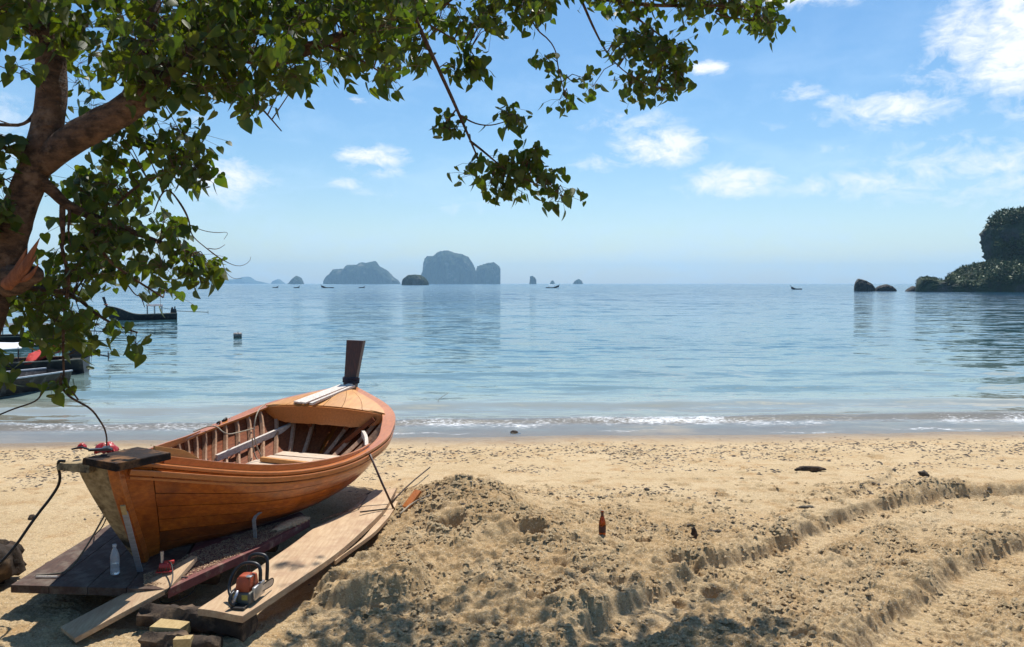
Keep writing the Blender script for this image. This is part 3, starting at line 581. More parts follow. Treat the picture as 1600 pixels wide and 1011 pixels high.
# ------------------------------------------------------------ the wooden boat hauled up on timbers
BP = [-3.138, 5.92, .25, .196, -.029, .033, 4.828]
KW = [0,.15,.35,.55,.75,.9,1]; VW = [.153,.485,.893,1.068,1.002,.675,.03]; KH = [0,.3,.6,.85,1]; VH = [.896,.585,.575,.773,1.012]
def cub(k, v, x):
    k = np.array(k); v = np.array(v); m = np.gradient(v, k); i = int(np.clip(np.searchsorted(k, x)-1, 0, len(k)-2)); h = k[i+1]-k[i]; t = (x-k[i])/h
    return float((2*t**3-3*t**2+1)*v[i]+(t**3-2*t**2+t)*h*m[i]+(-2*t**3+3*t**2)*v[i+1]+(t**3-t**2)*h*m[i+1])
BM = Matrix.Translation((BP[0], BP[1], BP[2])) @ Matrix.Rotation(-BP[3], 4, 'Z') @ Matrix.Rotation(BP[4], 4, 'X') @ Matrix.Rotation(BP[5], 4, 'Y')
boat = empty('wooden_boat', (0, 0, 0), 'varnished orange wooden boat hauled up on timbers on the sand, with tall dark stem', 'boat')
boat.matrix_world = BM; BL = BP[6]
def bw(p): return BM @ Vector(p)
def bwid(s): return max(.018, cub(KW, VW, s))
def bhgt(s): return cub(KH, VH, s)
def ss(a, b, x): t = min(1, max(0, (x-a)/(b-a))); return t*t*(3-2*t)
def hull(s, u, side=1, off=0.0):
    w = bwid(s)-off; h = bhgt(s); v = 1-math.cos(u*PI/2); b = ss(0, .24, s)*(1-ss(.62, 1.0, s)); b = .12+.88*b
    f = b*(.84*math.sin(u*PI/2)**.62+.16*u)+(1-b)*(v**.78)
    zk = -.01+.10*max(0, s-.6)*1.2+off*.9*b; z = zk+(h-zk)*v
    y0 = .56*(1-v)**1.15+off*2; y1 = BL-1.25*(1-v)**1.55-off*3
    return Vector((side*max(w, .004)*f, y0+(y1-y0)*s, z))
NS = 56; SS = [i/NS for i in range(NS+1)]
NU = [0, .2, .36, .5, .62, .73, .83, .92, 1.0]
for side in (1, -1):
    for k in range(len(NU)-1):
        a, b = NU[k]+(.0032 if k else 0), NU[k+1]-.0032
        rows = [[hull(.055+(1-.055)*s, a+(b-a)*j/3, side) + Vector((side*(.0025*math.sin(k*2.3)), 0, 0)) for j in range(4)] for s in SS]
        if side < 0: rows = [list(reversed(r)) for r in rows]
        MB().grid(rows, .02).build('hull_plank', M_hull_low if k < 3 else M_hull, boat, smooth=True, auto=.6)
    rows = [[hull(.053*i/4, j/20, side)+Vector((side*.003, 0, 0)) for j in range(21)] for i in range(5)]
    if side < 0: rows = [list(reversed(r)) for r in rows]
    MB().grid(rows, .022).build('quarter_board', M_hull, boat, smooth=True, auto=.6)
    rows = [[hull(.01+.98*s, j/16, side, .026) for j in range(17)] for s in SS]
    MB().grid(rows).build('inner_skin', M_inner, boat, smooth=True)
    # ribs inside the hull
    for i in range(23):
        s = .1+.85*i/22; us = [.1+.9*j/14 for j in range(15)]; P = [hull(s, u, side, .05) for u in us]
        U = []; V = []
        for j in range(15):
            t = (P[min(j+1, 14)]-P[max(j-1, 0)]).normalized(); y = Vector((0, 1, 0)); y = (y-t*y.dot(t)).normalized(); U.append(y); V.append(t.cross(y))
        MB().sweep(P, U, V, .028, .045).build('rib', M_rib, boat)
    # rails
    def railpts(off_, dz, s0=.02, s1=.995, n=60):
        P = []; U = []; V = []
        for i in range(n+1):
            s = s0+(s1-s0)*i/n; P.append(hull(s, 1, side, off_)+Vector((0, 0, dz)))
        for i in range(n+1):
            t = (P[min(i+1, n)]-P[max(i-1, 0)]).normalized(); h_ = Vector((t.y, -t.x, 0)).normalized()*side; U.append(h_); V.append(h_.cross(t)*side)
        return P, U, V
    P, U, V = railpts(.028, .012)
    wd = [.075+.085*ss(.55, .85, .02+.975*i/60) for i in range(61)]
    MB().sweep(P, U, V, wd, .028).build('gunwale', M_rim, boat, bevel=.006)
    P, U, V = railpts(-.012, -.035); MB().sweep(P, U, V, .03, .045).build('rub_rail', M_rim, boat, bevel=.008)
    P, U, V = railpts(-.006, -.083); MB().sweep(P, U, V, .014, .018).build('rub_rail', M_rim, boat)
    P, U, V = railpts(.062, .045, .07 if side > 0 else .16, .62); hh = [.075*(1-ss(.55, 1, i/60)*.8) for i in range(61)]
    MB().sweep(P, U, V, .022, hh).build('washboard', M_rim, boat, bevel=.004)
    # inner stringer, a pale riser on the ribs
    s0, s1 = (.36, .78) if side < 0 else (.76, .87)
    P = []; 
    for i in range(21):
        s = s0+(s1-s0)*i/20; u = .80-.12*(i/20)*(1 if side < 0 else 0); P.append(hull(s, u, side, .085))
    T = [(P[min(i+1, 20)]-P[max(i-1, 0)]).normalized() for i in range(21)]; V = [Vector((0, .0, 1)) for _ in P]; U = [t.cross(Vector((0, 0, 1))).normalized() for t in T]
    if side < 0:
        iv = BM.inverted(); P = [iv @ G(338, 716, .52), iv @ G(456, 665, .70)]; t = (P[1]-P[0]).normalized(); U = [t.cross(Vector((0, 0, 1))).normalized()]*2; V = [Vector((0, 0, 1))]*2
    MB().sweep(P, U, V, .04, .075).build('stringer', M_white, boat, bevel=.003)
# keel, stem, sternpost, transom
P = [hull(1, 1-j/24, 1, 0) for j in range(25)]; P = [Vector((0, p.y+.012, p.z)) for p in P]+[Vector((0, BL*.72-i*.35, .01)) for i in range(8)]
T = [(P[min(i+1, len(P)-1)]-P[max(i-1, 0)]).normalized() for i in range(len(P))]; U = [Vector((1, 0, 0))]*len(P); V = [t.cross(Vector((1, 0, 0))) for t in T]
MB().sweep(P, U, V, .06, .09).build('keel', M_hull, boat, bevel=.006)
rows = [[hull(0, j/14, -1)*(1-q/6)+hull(0, j/14, 1)*(q/6)+Vector((0, -.012, 0)) for q in range(7)] for j in range(15)]
MB().grid(rows, .03).build('transom', M_weather, boat, smooth=True, auto=.5)
P = [hull(0, j/14, 1)+Vector((.004, -.02, 0)) for j in range(15)]; T = [(P[min(i+1, 14)]-P[max(i-1, 0)]).normalized() for i in range(15)]
U = [Vector((1, .15, 0)).normalized()]*15; V = [t.cross(U[0]).normalized() for t in T]
MB().sweep(P, U, V, .085, .07).build('corner_post', M_hull, boat, bevel=.006)
h0 = bhgt(0)
o = MB().box((0, 0, 0), (.36, .5, .055), jit=.006).build('cap_board', M_black, boat, bevel=.006); o.location = (.15, .13, h0+.03); o.rotation_euler = (0, .02, -.22)
o = MB().add([(x+.2,y,z-.02) for (x,y,z) in [(-.55,-.01,h0-.05),(-.2,-.1,h0-.03),(-.2,.12,h0-.03),(-.53,.09,h0-.05),(-.55,-.0,h0+.0),(-.2,-.09,h0+.045),(-.2,.11,h0+.045),(-.53,.08,h0+.01)]], [(0,1,5,4),(1,2,6,5),(2,3,7,6),(3,0,4,7),(4,5,6,7),(3,2,1,0)]).build('beam_stub', M_weather, boat, bevel=.008)
# coaming beside the stern board
rows = []
for i in range(13):
    t = i/12; s = .05+.12*t; p = hull(s, 1, 1, .1); top = .125*(1-ss(.35, 1, t))+.012
    rows.append([Vector((p.x+.03, p.y, p.z-.03)), Vector((p.x+.015, p.y, p.z+top))])
MB().grid(rows, .028).build('stern_coaming', M_deck, boat, bevel=.003)
rows = []
for i in range(11):
    t = i/10; s = .03+.14*t; rows.append([hull(s, 1, -1, .02)+Vector((0, 0, .03)), hull(s, 1, -1, .02)*(.35+.6*t*t)+Vector((0, hull(s, 1, -1, .02).y*(.65-.6*t*t), 0))])
    rows[-1][1] = Vector((rows[-1][0].x*(.2+.75*t), rows[-1][0].y, rows[-1][0].z))
MB().grid(rows, .02).build('stern_deck', M_deck, boat)
# foredeck of fanned planks on a deep curved beam
S0 = .845
def deckpt(s, k): # k in -1..1
    p = hull(s, 1, 1, .05); w = p.x; cr = .06*(1-k*k)*min(1, w/.5); return Vector((w*k, p.y-.10*(k*k)*(1-ss(.845, .95, s))*0+(.07*(k*k) if s == S0 else 0), p.z+.012+cr))
ks = [-1, -.62, -.3, 0, .3, .62, 1]
for a, b in zip(ks[:-1], ks[1:]):
    e = .004; rows = [[deckpt(S0+(.99-S0)*i/14, a+e+(b-a-2*e)*j/4) for j in range(5)] for i in range(15)]
    MB().grid(rows, .022).build('deck_board', M_deck, boat, smooth=True, auto=.5)
rows = []
for i in range(33):
    k = -1+2*i/32; p = deckpt(S0, k); jag = .014*mnoise.noise(Vector((i*.9, 3, 1))); dpt = .02+.19*(1-abs(k)**5)+jag
    rows.append([p+Vector((0, -.008, .006)), p+Vector((0, .0, -dpt*.5)), p+Vector((0, .012, -dpt))])
MB().grid(rows, .03).build('deck_beam', M_rim, boat, smooth=True, auto=.5)
# V timbers in the dark of the bow
for side in (1, -1):
    for s in (.87, .93):
        if side < 0 and s < .9: continue
        a = hull(s, .95, side, .09); b = Vector((0, a.y-.15, .14)); d = (b-a).normalized(); u = d.cross(Vector((0, 1, 0))).normalized()
        MB().sweep([a, b], [u, u], [Vector((0, 1, 0))]*2, .05, .09).build('frame_timber', M_inner, boat)
# floor boards
for (x0, x1, y0, y1, z) in [(-.4, .8, 2.62, 2.84, .235), (-.42, .78, 2.86, 3.12, .24), (-.4, .72, 3.15, 3.42, .24), (-.36, .6, 3.44, 3.66, .245)]:
    o = MB().box((0, 0, 0), (x1-x0, y1-y0, .03), jit=.004).build('floor_board', M_floor, boat, bevel=.003); o.location = ((x0+x1)/2, (y0+y1)/2, z+.06)
o = MB().box((0, 0, 0), (.62, .06, .05)).build('floor_batten', M_deck, boat, bevel=.003); o.location = (.0, 3.0, .345); o.rotation_euler = (0, 0, -.12)
o = MB().box((0, 0, 0), (.46, .3, .03)).build('floor_board', M_longplank, boat, bevel=.003); o.location = (.5, 3.15, .335); o.rotation_euler = (0, 0, .35)
# stem post
tip = hull(1, 1, 1); zt = tip.z
prof = [(-.06, .085, .0), (.05, .085, 0.0), (.1, .082, .01), (.35, .098, .04), (.62, .118, .075)]
vs = []; 
for (z, hw, lean) in prof:
    yy_ = tip.y-.02+z*.12; vs += [(-hw+lean*.4, yy_-.05, zt+z), (hw+lean*.4, yy_-.05, zt+z), (hw+lean*.4, yy_+.05, zt+z), (-hw+lean*.4, yy_+.05, zt+z)]
fs = [(3, 2, 1, 0)]+[(i*4+k, i*4+(k+1) % 4, i*4+4+(k+1) % 4, i*4+4+k) for i in range(len(prof)-1) for k in range(4)]+[tuple(16+k for k in range(4))]
st = MB().add(vs, fs).build('stem_post', M_stem, boat, bevel=.004)
m = MB()
for q in range(4):
    m.tube([(math.cos(a)*.108+.004, tip.y-.015+math.sin(a)*.075, zt+.06+q*.019+.006*math.sin(a*2+q)) for a in [2*PI*i/20 for i in range(21)]], .0115, 6)
M_bluerope = mat('dark_blue_rope', (.04, .045, .07), .9, (.02, .02, .04), 60)
m.build('stem_lashing', M_bluerope, st, smooth=True)

# loose things on and in the boat
def plank(name, pts, w, th, mt, label, cat, group=None, parts=None, wob=0, vert=(0, 0, 1), bevel=.003):
    """a board through world points, w may be a list"""
    P = [Vector(p) for p in pts]; n = len(P); c = P[0].copy(); P = [p-c for p in P]; U = []; V = []
    for i in range(n):
        t = (P[min(i+1, n-1)]-P[max(i-1, 0)]).normalized(); u = t.cross(Vector(vert)).normalized(); U.append(u); V.append(u.cross(t))
    o = MB().sweep(P, U, V, w, th).build(name, mt, None, bevel=bevel); o.location = c; return tag(o, label, cat, group)
gb = 'pale loose boards on the foredeck'
dk = lambda x, y, dz=.0: bw((x, y, deckpt(min(.99, max(S0, y/BL)), 0).z+dz))
plank('loose_board', [dk(-.36, 3.98, .035), dk(-.03, 4.66, .05)], .13, .022, M_white, 'widest whitish loose board on the foredeck, at the left of the three', 'board', gb)
plank('loose_board', [dk(-.25, 3.93, .04), dk(.055, 4.68, .06)], .085, .022, M_white, 'middle whitish loose board on the foredeck between the wide and the narrow one', 'board', gb)
plank('loose_board', [dk(-.135, 3.9, .04), dk(.125, 4.62, .06)], .05, .03, M_white, 'narrowest whitish loose strip on the foredeck, at the right of the three', 'board', gb)
# black cloth heap inside
def heap(name, c, rx, ry, h, mt, label, cat, seed=0, n=26, amp=.5):
    rows = []
    for i in range(n):
        a = []
        for j in range(n):
            u, v = -1+2*i/(n-1), -1+2*j/(n-1); r = math.hypot(u, v); f = max(0, 1-r**2)
            q = mnoise.fractal(Vector((u*2.2+seed, v*2.2, seed)), 1, 2, 4); e = 1+.25*mnoise.noise(Vector((u*2, v*2, seed+5)))
            a.append(Vector((u*rx*e/(max(1, r)), v*ry*e/(max(1, r)), h*math.sqrt(f)*(1+amp*q)+.012*q)))
        rows.append(a)
    o = MB().grid(rows, .008, nrm=(0, 0, 1)).build(name, mt, smooth=True); o.location = c; return tag(o, label, cat)
heap('black_cloth', bw((-.05, 1.25, .52)), .26, .12, .09, M_cloth, 'crumpled black cloth lying in the stern of the wooden boat', 'cloth', 3)
plank('cross_board', [bw((-.62, 1.2, .49)), bw((.62, 1.3, .47))], .2, .025, M_inner, 'dark board across the inside of the boat under the black cloth', 'board')
heap('red_rag', bw((-.1, .22, h0+.06)), .085, .07, .06, M_red, 'red rag bunched on the blackened stern board', 'rag', 9, 22, .14)
heap('red_rag', bw((-.24, .12, h0+.09)), .035, .03, .03, M_red, 'small red scrap left of the larger red rag on the stern board', 'rag', 4, 12, .2)
o = MB(); o.box((0, 0, .012), (.16, .05, .016), jit=.003); o.box((.03, .04, .016), (.05, .1, .02), jit=.004); o.tube([(-.08, .0, .02), (-.14, .05, .03), (-.2, .03, .02)], .008, 6)
o = o.build('pry_tool', M_blk, bevel=.002); o.location = bw((.0, .02, h0+.096)); o.rotation_euler = (0, 0, .3); tag(o, 'small black hand tool lying on the blackened stern board', 'tool')
def rope(name, pts, r, mt, label, cat='rope', n=7, sm=3, group=None):
    P = [tuple(p) for p in pts]
    for _ in range(sm):
        q = [P[0]]
        for a, b in zip(P[:-1], P[1:]): q += [tuple(.75*x+.25*y for x, y in zip(a, b)), tuple(.25*x+.75*y for x, y in zip(a, b))]
        q.append(P[-1]); P = q
    c = Vector(P[0]); m = MB().tube([Vector(p)-c for p in P], r, n); o = m.build(name, mt, smooth=True); o.location = c; return tag(o, label, cat, group)
b1 = lambda *p: bw(p)
rope('white_cord', [hull(.86, 1, -1, .25)+Vector((0,0,.1)), hull(.845, 1, -1, .42)+Vector((0,0,.1)), hull(.84, 1, -1, .46)+Vector((0,-.02,-.12)), hull(.84, 1, -1, .44)+Vector((.05,-.02,-.3)), hull(.84, 1, -1, .42)+Vector((.14,-.02,-.46)), hull(.84, 1, -1, .4)+Vector((.02,-.02,-.45)), hull(.84, 1, -1, .42)+Vector((-.02,-.02,-.2))], .0075, M_rope, 'pale cord hanging in a loop from the foredeck edge inside the boat', 'cord').matrix_world = BM @ Matrix.Translation(hull(.86, 1, -1, .25)+Vector((0,0,.1)))
p0 = hull(.6, 1, -1, 0)+Vector((0, 0, .05)); c2 = rope('white_cord', [p0, hull(.68, 1, -1, .1)+Vector((0,0,.07)), hull(.72, 1, -1, .3)+Vector((0,0,-.05)), hull(.76, .85, -1, .12)+Vector((0,0,.02)), hull(.78, .85, -1, .02)+Vector((.1,0,.03))], .0075, M_rope, 'pale cord lying over the far rail and down to the pale stringer', 'cord'); c2.matrix_world = BM @ Matrix.Translation(p0)
p0 = hull(.2, 1, -1, .0)+Vector((-.02, 0, .03)); c3 = rope('white_cord', [p0, p0+Vector((.03, 0, .05)), p0+Vector((.08, .0, .04)), p0+Vector((.1, 0, -.05)), p0+Vector((.1, 0, -.16))], .009, M_rope, 'short pale cord hooked over the far rail near the stern', 'cord'); c3.matrix_world = BM @ Matrix.Translation(p0)
o = MB(); 
for i, (dx, dz) in enumerate([(0, 0), (.04, .01), (.08, 0), (.12, .008), (.05, .02)]): o.tube([(0, dx*3, dz), (.02, dx*3+.03, dz+.025), (.0, dx*3+.07, dz)], .012, 6)
o = o.build('rope_knot', M_blk, smooth=True); o.matrix_world = BM @ Matrix.Translation(hull(.69, 1, -1, .03)+Vector((0, 0, .04))); tag(o, 'dark knotted rope end lying on the far rail of the boat', 'rope')

# ------------------------------------------------------------ timbers under and beside the boat
PZ = .235
def board_poly(name, px4, z, th, mt, label=None, cat=None, parent=None, group=None, bevel=.004, nz=6):
    """a board given by its outline corners on the plane at height z (a list of photo pixels or points)"""
    P = [G(*p, z) if len(p) == 2 else Vector(p) for p in px4]; c = sum(P, Vector())/len(P); P = [p-c for p in P]; n = len(P)
    vs = [p-Vector((0, 0, th)) for p in P]+P; fs = [tuple(range(n-1, -1, -1)), tuple(range(n, 2*n))]+[(i, (i+1) % n, n+(i+1) % n, n+i) for i in range(n)]
    o = MB().add(vs, fs).build(name, mt, parent, bevel=bevel); o.location = c if not parent else c-parent.location
    return tag(o, label, cat, group)
def A2(p, q, t): return p+(q-p)*t
plat = empty('timber_platform', G(140, 905, 0), 'dark red wooden platform of boards under the stern of the boat', 'platform')
n0, n1 = G(16, 914, PZ), G(259, 921, PZ); f0, f1 = G(172, 818, PZ), G(330, 800, PZ)
for k in range(4):
    a, b = k/4+.0018, (k+1)/4-.0018; th = .06
    board_poly('platform_board', [tuple(A2(n0, n1, a)), tuple(A2(n0, n1, b)), tuple(A2(f0, f1, b)+Vector((0, 0, 0))), tuple(A2(f0, f1, a))], PZ, th, M_redplat, parent=plat)
board_poly('platform_board', [tuple(G(262, 921, PZ+.0)), tuple(G(344, 883, PZ)), tuple(G(402, 857, PZ)), tuple(G(484, 812, PZ)), tuple(G(470, 800, PZ)), tuple(G(335, 800, PZ))], PZ, .07, M_rededge, parent=plat)
for (a, b) in (((-3.9, 6.6), (-2.45, 6.55)), ((-3.9, 7.5), (-2.2, 7.35))):
    o = MB().tube([Vector((a[0], a[1], .085)), Vector((b[0], b[1], .085))], .085, 10).build('support_log', M_log, plat, smooth=True); o.location = -plat.location
# sawdust on the platform
def grains(name, fn, n, size, mt, label, kind='stuff', cat=None):
    P = np.array([fn() for _ in range(n)]); t = rng.normal(size=(n, 3, 3))*size*(.5+rng.random((n, 1, 1))); t[:, :, 2] *= .5
    V = (P[:, None]+t).reshape(-1, 3); o = tri_mesh(name, V, mt); return tag(o, None if kind == 'stuff' and not label else label, cat, kind=kind)
M_saw = mat('sawdust_wood', (.56, .4, .25), .95, (.38, .24, .14), 40)
def onplat():
    t = random.random(); px = 225+t*250; lo = np.interp(px, [225, 262, 344, 402, 480], [915, 912, 878, 852, 812]); hi = lo-np.interp(px, [225, 300, 400, 480], [18, 34, 28, 8]); p = G(px, random.uniform(hi, lo), PZ+.004+random.random()*.008); return tuple(p)
grains('sawdust', onplat, 15000, .0042, M_saw, None)
rows = []
a, b = G(428, 832, PZ), G(482, 810, PZ)
for i in range(30):
    t = i/29; p = A2(a, b, t); r_ = []
    for j in range(9):
        th = PI*j/8; q = .045*(.4+.8*math.sin(PI*min(1, t*1.02+.02))**.5)*(1+.25*math.sin(i*1.7+j)); r_.append(Vector((p.x+math.cos(th)*q*1.1, p.y, PZ+math.sin(th)*q*.9)))
    rows.append(r_)
o = MB().grid(rows, .004).build('sawdust_ridge', M_saw, smooth=True); tag(o, kind='stuff')
# long fresh plank running beside the boat
Lft = [(309, 951), (352, 925), (413, 879), (464, 846), (493, 823), (543, 799), (572, 777), (583, 766)]; Rgt = [(380, 962), (415, 940), (453, 916), (515, 874), (567, 831), (590, 808), (603, 794), (620, 763)]
zz_ = [.235, .235, .23, .22, .21, .2, .19, .17]
P1 = [G(*p, z) for p, z in zip(Lft, zz_)]; P2 = [G(*p, z) for p, z in zip(Rgt, zz_)]
def resamp(P, n):
    P = [Vector(p) for p in P]; q = P
    for _ in range(2):
        r_ = [q[0]]
        for a, b in zip(q[:-1], q[1:]): r_ += [a*.75+b*.25, a*.25+b*.75]
        r_.append(q[-1]); q = r_
    d = [0]
    for a, b in zip(q[:-1], q[1:]): d.append(d[-1]+(b-a).length)
    out = []
    for i in range(n):
        t = d[-1]*i/(n-1); k = max(0, min(len(q)-2, int(np.searchsorted(d, t))-1)); f = (t-d[k])/max(1e-9, d[k+1]-d[k]); out.append(q[k].lerp(q[k+1], min(1, f)))
    return out
A_, B_ = resamp(P1, 40), resamp(P2, 40); c = A_[0].copy()
lp = empty('long_plank', c, 'long pale freshly sawn plank lying beside the boat, its near end on a log', 'plank')
rows = [[A_[i].lerp(B_[i], j/5*.985)-c+Vector((0, 0, .004*math.sin(i*.4+j))) for j in range(6)] for i in range(40)]
MB().grid(rows, .05, nrm=(0, 0, 1)).build('plank_board', M_longplank, lp, bevel=.003)
rows = [[B_[i].lerp(A_[i], j/3*(.02+.22*ss(16, 30, i)))-c+Vector((0, 0, -.054)) for j in range(4)] for i in range(14, 40)]
rows = [[p+Vector((.06*ss(0, 10, i), 0, 0)) for p in r] for i, r in enumerate(rows)]
MB().grid(rows, .035, nrm=(0, 0, 1)).build('lower_board', M_longplank, lp)
o = MB().tube([G(502, 812, .235)-c, G(560, 793, .22)-c, G(574, 776, .215)-c], [.006, .008, .004], 5).build('bark_strip', M_bark, lp)
plank('near_plank', [G(106, 992, .06), G(250, 915, .225), G(304, 872, .30)], [.27, .26, .05], .038, M_longplank, 'pinkish plank sloping from the sand up onto the red platform at lower left', 'plank')
plank('short_batten', [G(563, 800, .235), G(604, 795, .2)], .02, .012, M_log, 'thin dark stick lying across the far part of the long plank', 'stick')
rope('leaning_stick', [bw(hull(.56, 1, 1, -.03)), (bw(hull(.56, 1, 1, -.03))+on_sand(616, 800))/2, on_sand(616, 800)+Vector((0, 0, .02))], .012, M_stem, 'thin brown stick leaning from the boat rail down to the sand', 'stick', sm=0)
rope('thin_stick', [on_sand(612, 792)+Vector((0,0,.05)), on_sand(640, 765)+Vector((0,0,.07)), on_sand(672, 741)+Vector((0,0,.1))], .009, M_log, 'thin grey stick stuck in the sand mound behind the long plank', 'stick', sm=1)
rope('thin_stick', [on_sand(625, 808)+Vector((0,0,.02)), on_sand(645, 790)+Vector((0,0,.03)), on_sand(672, 768)+Vector((0,0,.02))], .011, M_rope, 'pale stick lying low on the side of the sand mound', 'stick', sm=1)
o = plank('wood_scrap', [on_sand(634, 795)+Vector((0,0,.03)), on_sand(654, 780)+Vector((0,0,.06))], .09, .03, M_rim, 'reddish wood offcut half buried in the sand mound', 'offcut')
# logs and blocks in front
def log(name, pts, rad, label, mt=None, cat='log', seed=1):
    P = resamp(pts, 26); c = P[0].copy(); m = MB(); n = 16; vs = []; fs = []
    for i, p in enumerate(P):
        t = (P[min(i+1, 25)]-P[max(i-1, 0)]).normalized(); u = t.cross(Vector((0, 0, 1))).normalized(); w = u.cross(t); r0 = np.interp(i/25, np.linspace(0, 1, len(rad)), rad)
        for k in range(n):
            a = 2*PI*k/n; q = mnoise.fractal(Vector((math.cos(a)*1.3+seed, math.sin(a)*1.3, i*.35)), 1, 2, 4); r_ = r0*(1+.45*q+.12*math.sin(a*5+i*.2)); vs.append(p-c+(u*math.cos(a)+w*math.sin(a))*r_)
    for i in range(25):
        for k in range(n): fs.append((i*n+k, i*n+(k+1) % n, (i+1)*n+(k+1) % n, (i+1)*n+k))
    fs += [tuple(range(n-1, -1, -1)), tuple(25*n+k for k in range(n))]
    o = m.add(vs, fs).build(name, mt or M_log, smooth=True, auto=.9); o.location = c; return tag(o, label, cat)
log('log', [G(222, 962, .1), G(290, 965, .1), G(392, 978, .09)], [.07, .085, .1], 'dark split log holding up the near end of the long plank', seed=2)
log('log', [G(225, 1000, .05), G(300, 1010, .05), G(345, 1008, .05)], [.05, .07, .05], 'short dark log behind the cut wood blocks at the bottom edge', seed=5)
log('log', [G(-60, 905, .1), G(-10, 885, .16), G(16, 868, .17)], [.2, .19, .12], 'dark stump of driftwood at the left edge beside the platform', seed=9, cat='stump')
def block(loc, d, rz, label):
    o = MB().box((0, 0, d[2]/2), d, jit=.003).build('wood_block', M_block, bevel=.004); o.location = loc; o.rotation_euler = (0, 0, rz); return tag(o, label, 'block', 'cut wood blocks in front of the log')
block(Vector(G(266, 990, .05)), (.235, .13, .07), -.2, 'larger cut wood block lying flat in front of the log')
block(Vector(G(287, 1018, .03)), (.11, .07, .1), .1, 'smaller cut wood block at the bottom edge beside the larger one')

# ------------------------------------------------------------ small things on the platform
def glassmat(name, col, rough=.05, alpha_trans=.9):
    m = bpy.data.materials.new(name); m.use_nodes = True; b = m.node_tree.nodes['Principled BSDF']; b.inputs['Base Color'].default_value = (*col, 1); b.inputs['Transmission Weight'].default_value = alpha_trans
    b.inputs['Roughness'].default_value = rough; b.inputs['IOR'].default_value = 1.3; return m
M_pet = glassmat('clear_plastic', (.92, .94, .96), .3, .62); M_wat = glassmat('bottled_water', (.9, .95, 1), .0, 1); M_brown = glassmat('brown_glass', (.32, .07, .01), .03, .85)
p = G(180, 897, PZ)
bt = empty('water_bottle', p, 'clear plastic water bottle half full, standing on the red platform', 'bottle')
MB().lathe([(.028, 0), (.033, .006), (.033, .05), (.031, .055), (.033, .06), (.033, .135), (.03, .155), (.02, .19), (.0125, .205), (.0125, .222)], 24).build('bottle_body', M_pet, bt, smooth=True)
MB().lathe([(.027, .003), (.031, .008), (.031, .085)], 24).build('water', M_wat, bt, smooth=True)
MB().lathe([(.0145, .218), (.0145, .236)], 16).build('bottle_cap', mat('white_cap', (.7, .72, .75), .5), bt, smooth=True, auto=.6)
p = on_sand(941, 836); bb = empty('beer_bottle', p-Vector((0, 0, .01)), 'brown glass bottle standing upright in the open sand', 'bottle')
MB().lathe([(.03, 0), (.033, .006), (.0335, .12), (.03, .15), (.017, .19), (.0125, .205), (.012, .235), (.0145, .237), (.0145, .247)], 24).build('bottle_body', M_brown, bb, smooth=True)
MB().lathe([(.0344, .045), (.0344, .105)], 24).build('label_band', mat('dark_paper', (.09, .03, .02), .7), bb, smooth=True, auto=.6)
MB().lathe([(.0139, .196), (.0129, .234)], 16).build('neck_foil', mat('neck_foil', (.12, .04, .03), .6), bb, smooth=True, auto=.6)
# metal straight edge leaning on the hull
a = G(219, 893, PZ); b = D(195, 800, 5.93)
bar = empty('metal_bar', a, 'long worn aluminium bar leaning against the hull beside the water bottle', 'bar')
d_ = b-a; u = Vector((1, .25, 0)).normalized(); v = d_.cross(u).normalized()
MB().sweep([Vector((0, 0, 0)), d_], [u, u], [v, v], .042, .014).build('bar_body', M_alu, bar, bevel=.002)
MB().sweep([d_*.98-v*.012, d_*1.12-v*.012], [u, u], [v, v], .035, .016).build('bar_head', M_block, bar, bevel=.003)
# bent clamp bar below the hull side
p = G(399, 841, PZ); q = D(396, 806, p.y+.0)-p
M_dull = mat('dull_zinc', (.34, .33, .32), .6, (.2, .19, .18), 20, metal=.4)
cb = MB().sweep([Vector((0, 0, 0)), q*.8, q*.95+Vector((.01, .02, 0)), q+Vector((.05, .04, .02))], [Vector((1, 0, 0))]*4, [Vector((0, 1, 0))]*3+[Vector((0, .7, -.7))], .032, .01).build('clamp_bar', M_dull, bevel=.002); cb.location = p; tag(cb, 'short bent grey metal bar propping the hull side above the sawdust', 'bar')
# red tool with upright steel spindle
p = G(258, 891, .285)
rt = empty('red_power_tool', p, 'small red power tool with an upright steel spindle on the tip of the near plank', 'tool', rot=(0, 0, .25))
MB().box((0, 0, .035), (.095, .07, .055), taper=.8).build('motor_body', M_red, rt, bevel=.012, smooth=True, auto=.7)
MB().box((.03, .0, .062), (.075, .035, .025)).build('grip', M_red, rt, bevel=.008, smooth=True, auto=.7)
MB().box((0, -.012, .004), (.12, .085, .008)).build('base_plate', M_red, rt, bevel=.003)
MB().lathe([(.012, .06), (.012, .12), (.014, .12), (.014, .15)], 14, c=(-.02, 0, 0)).build('spindle', M_steel, rt, smooth=True, auto=.6)
m = MB()
for k in range(5): m.box((-.04+k*.019, -.043, .02), (.008, .006, .022))
m.build('vent_slots', M_blk, rt)
rope('power_cable', [p+Vector((.03, 0, .07)), p+Vector((.075, -.05, .07)), G(271, 905, .3), G(262, 925, .25), G(247, 935, .06), G(255, 945, .05), G(283, 937, .06), G(303, 925, .07), G(308, 912, .12), G(293, 902, .245), G(281, 902, .25)], .0055, M_cable, 'thin black power cable looping from the red tool over the platform edge', 'cable')
p = G(272, 938, .05); rope('thin_wire', [p+Vector((.05*math.cos(t)*(1+.1*t), .035*math.sin(t), .02+.006*t)) for t in [i*.6 for i in range(16)]], .003, M_greyrope, 'loose coil of thin wire on the sand below the platform edge', 'wire')
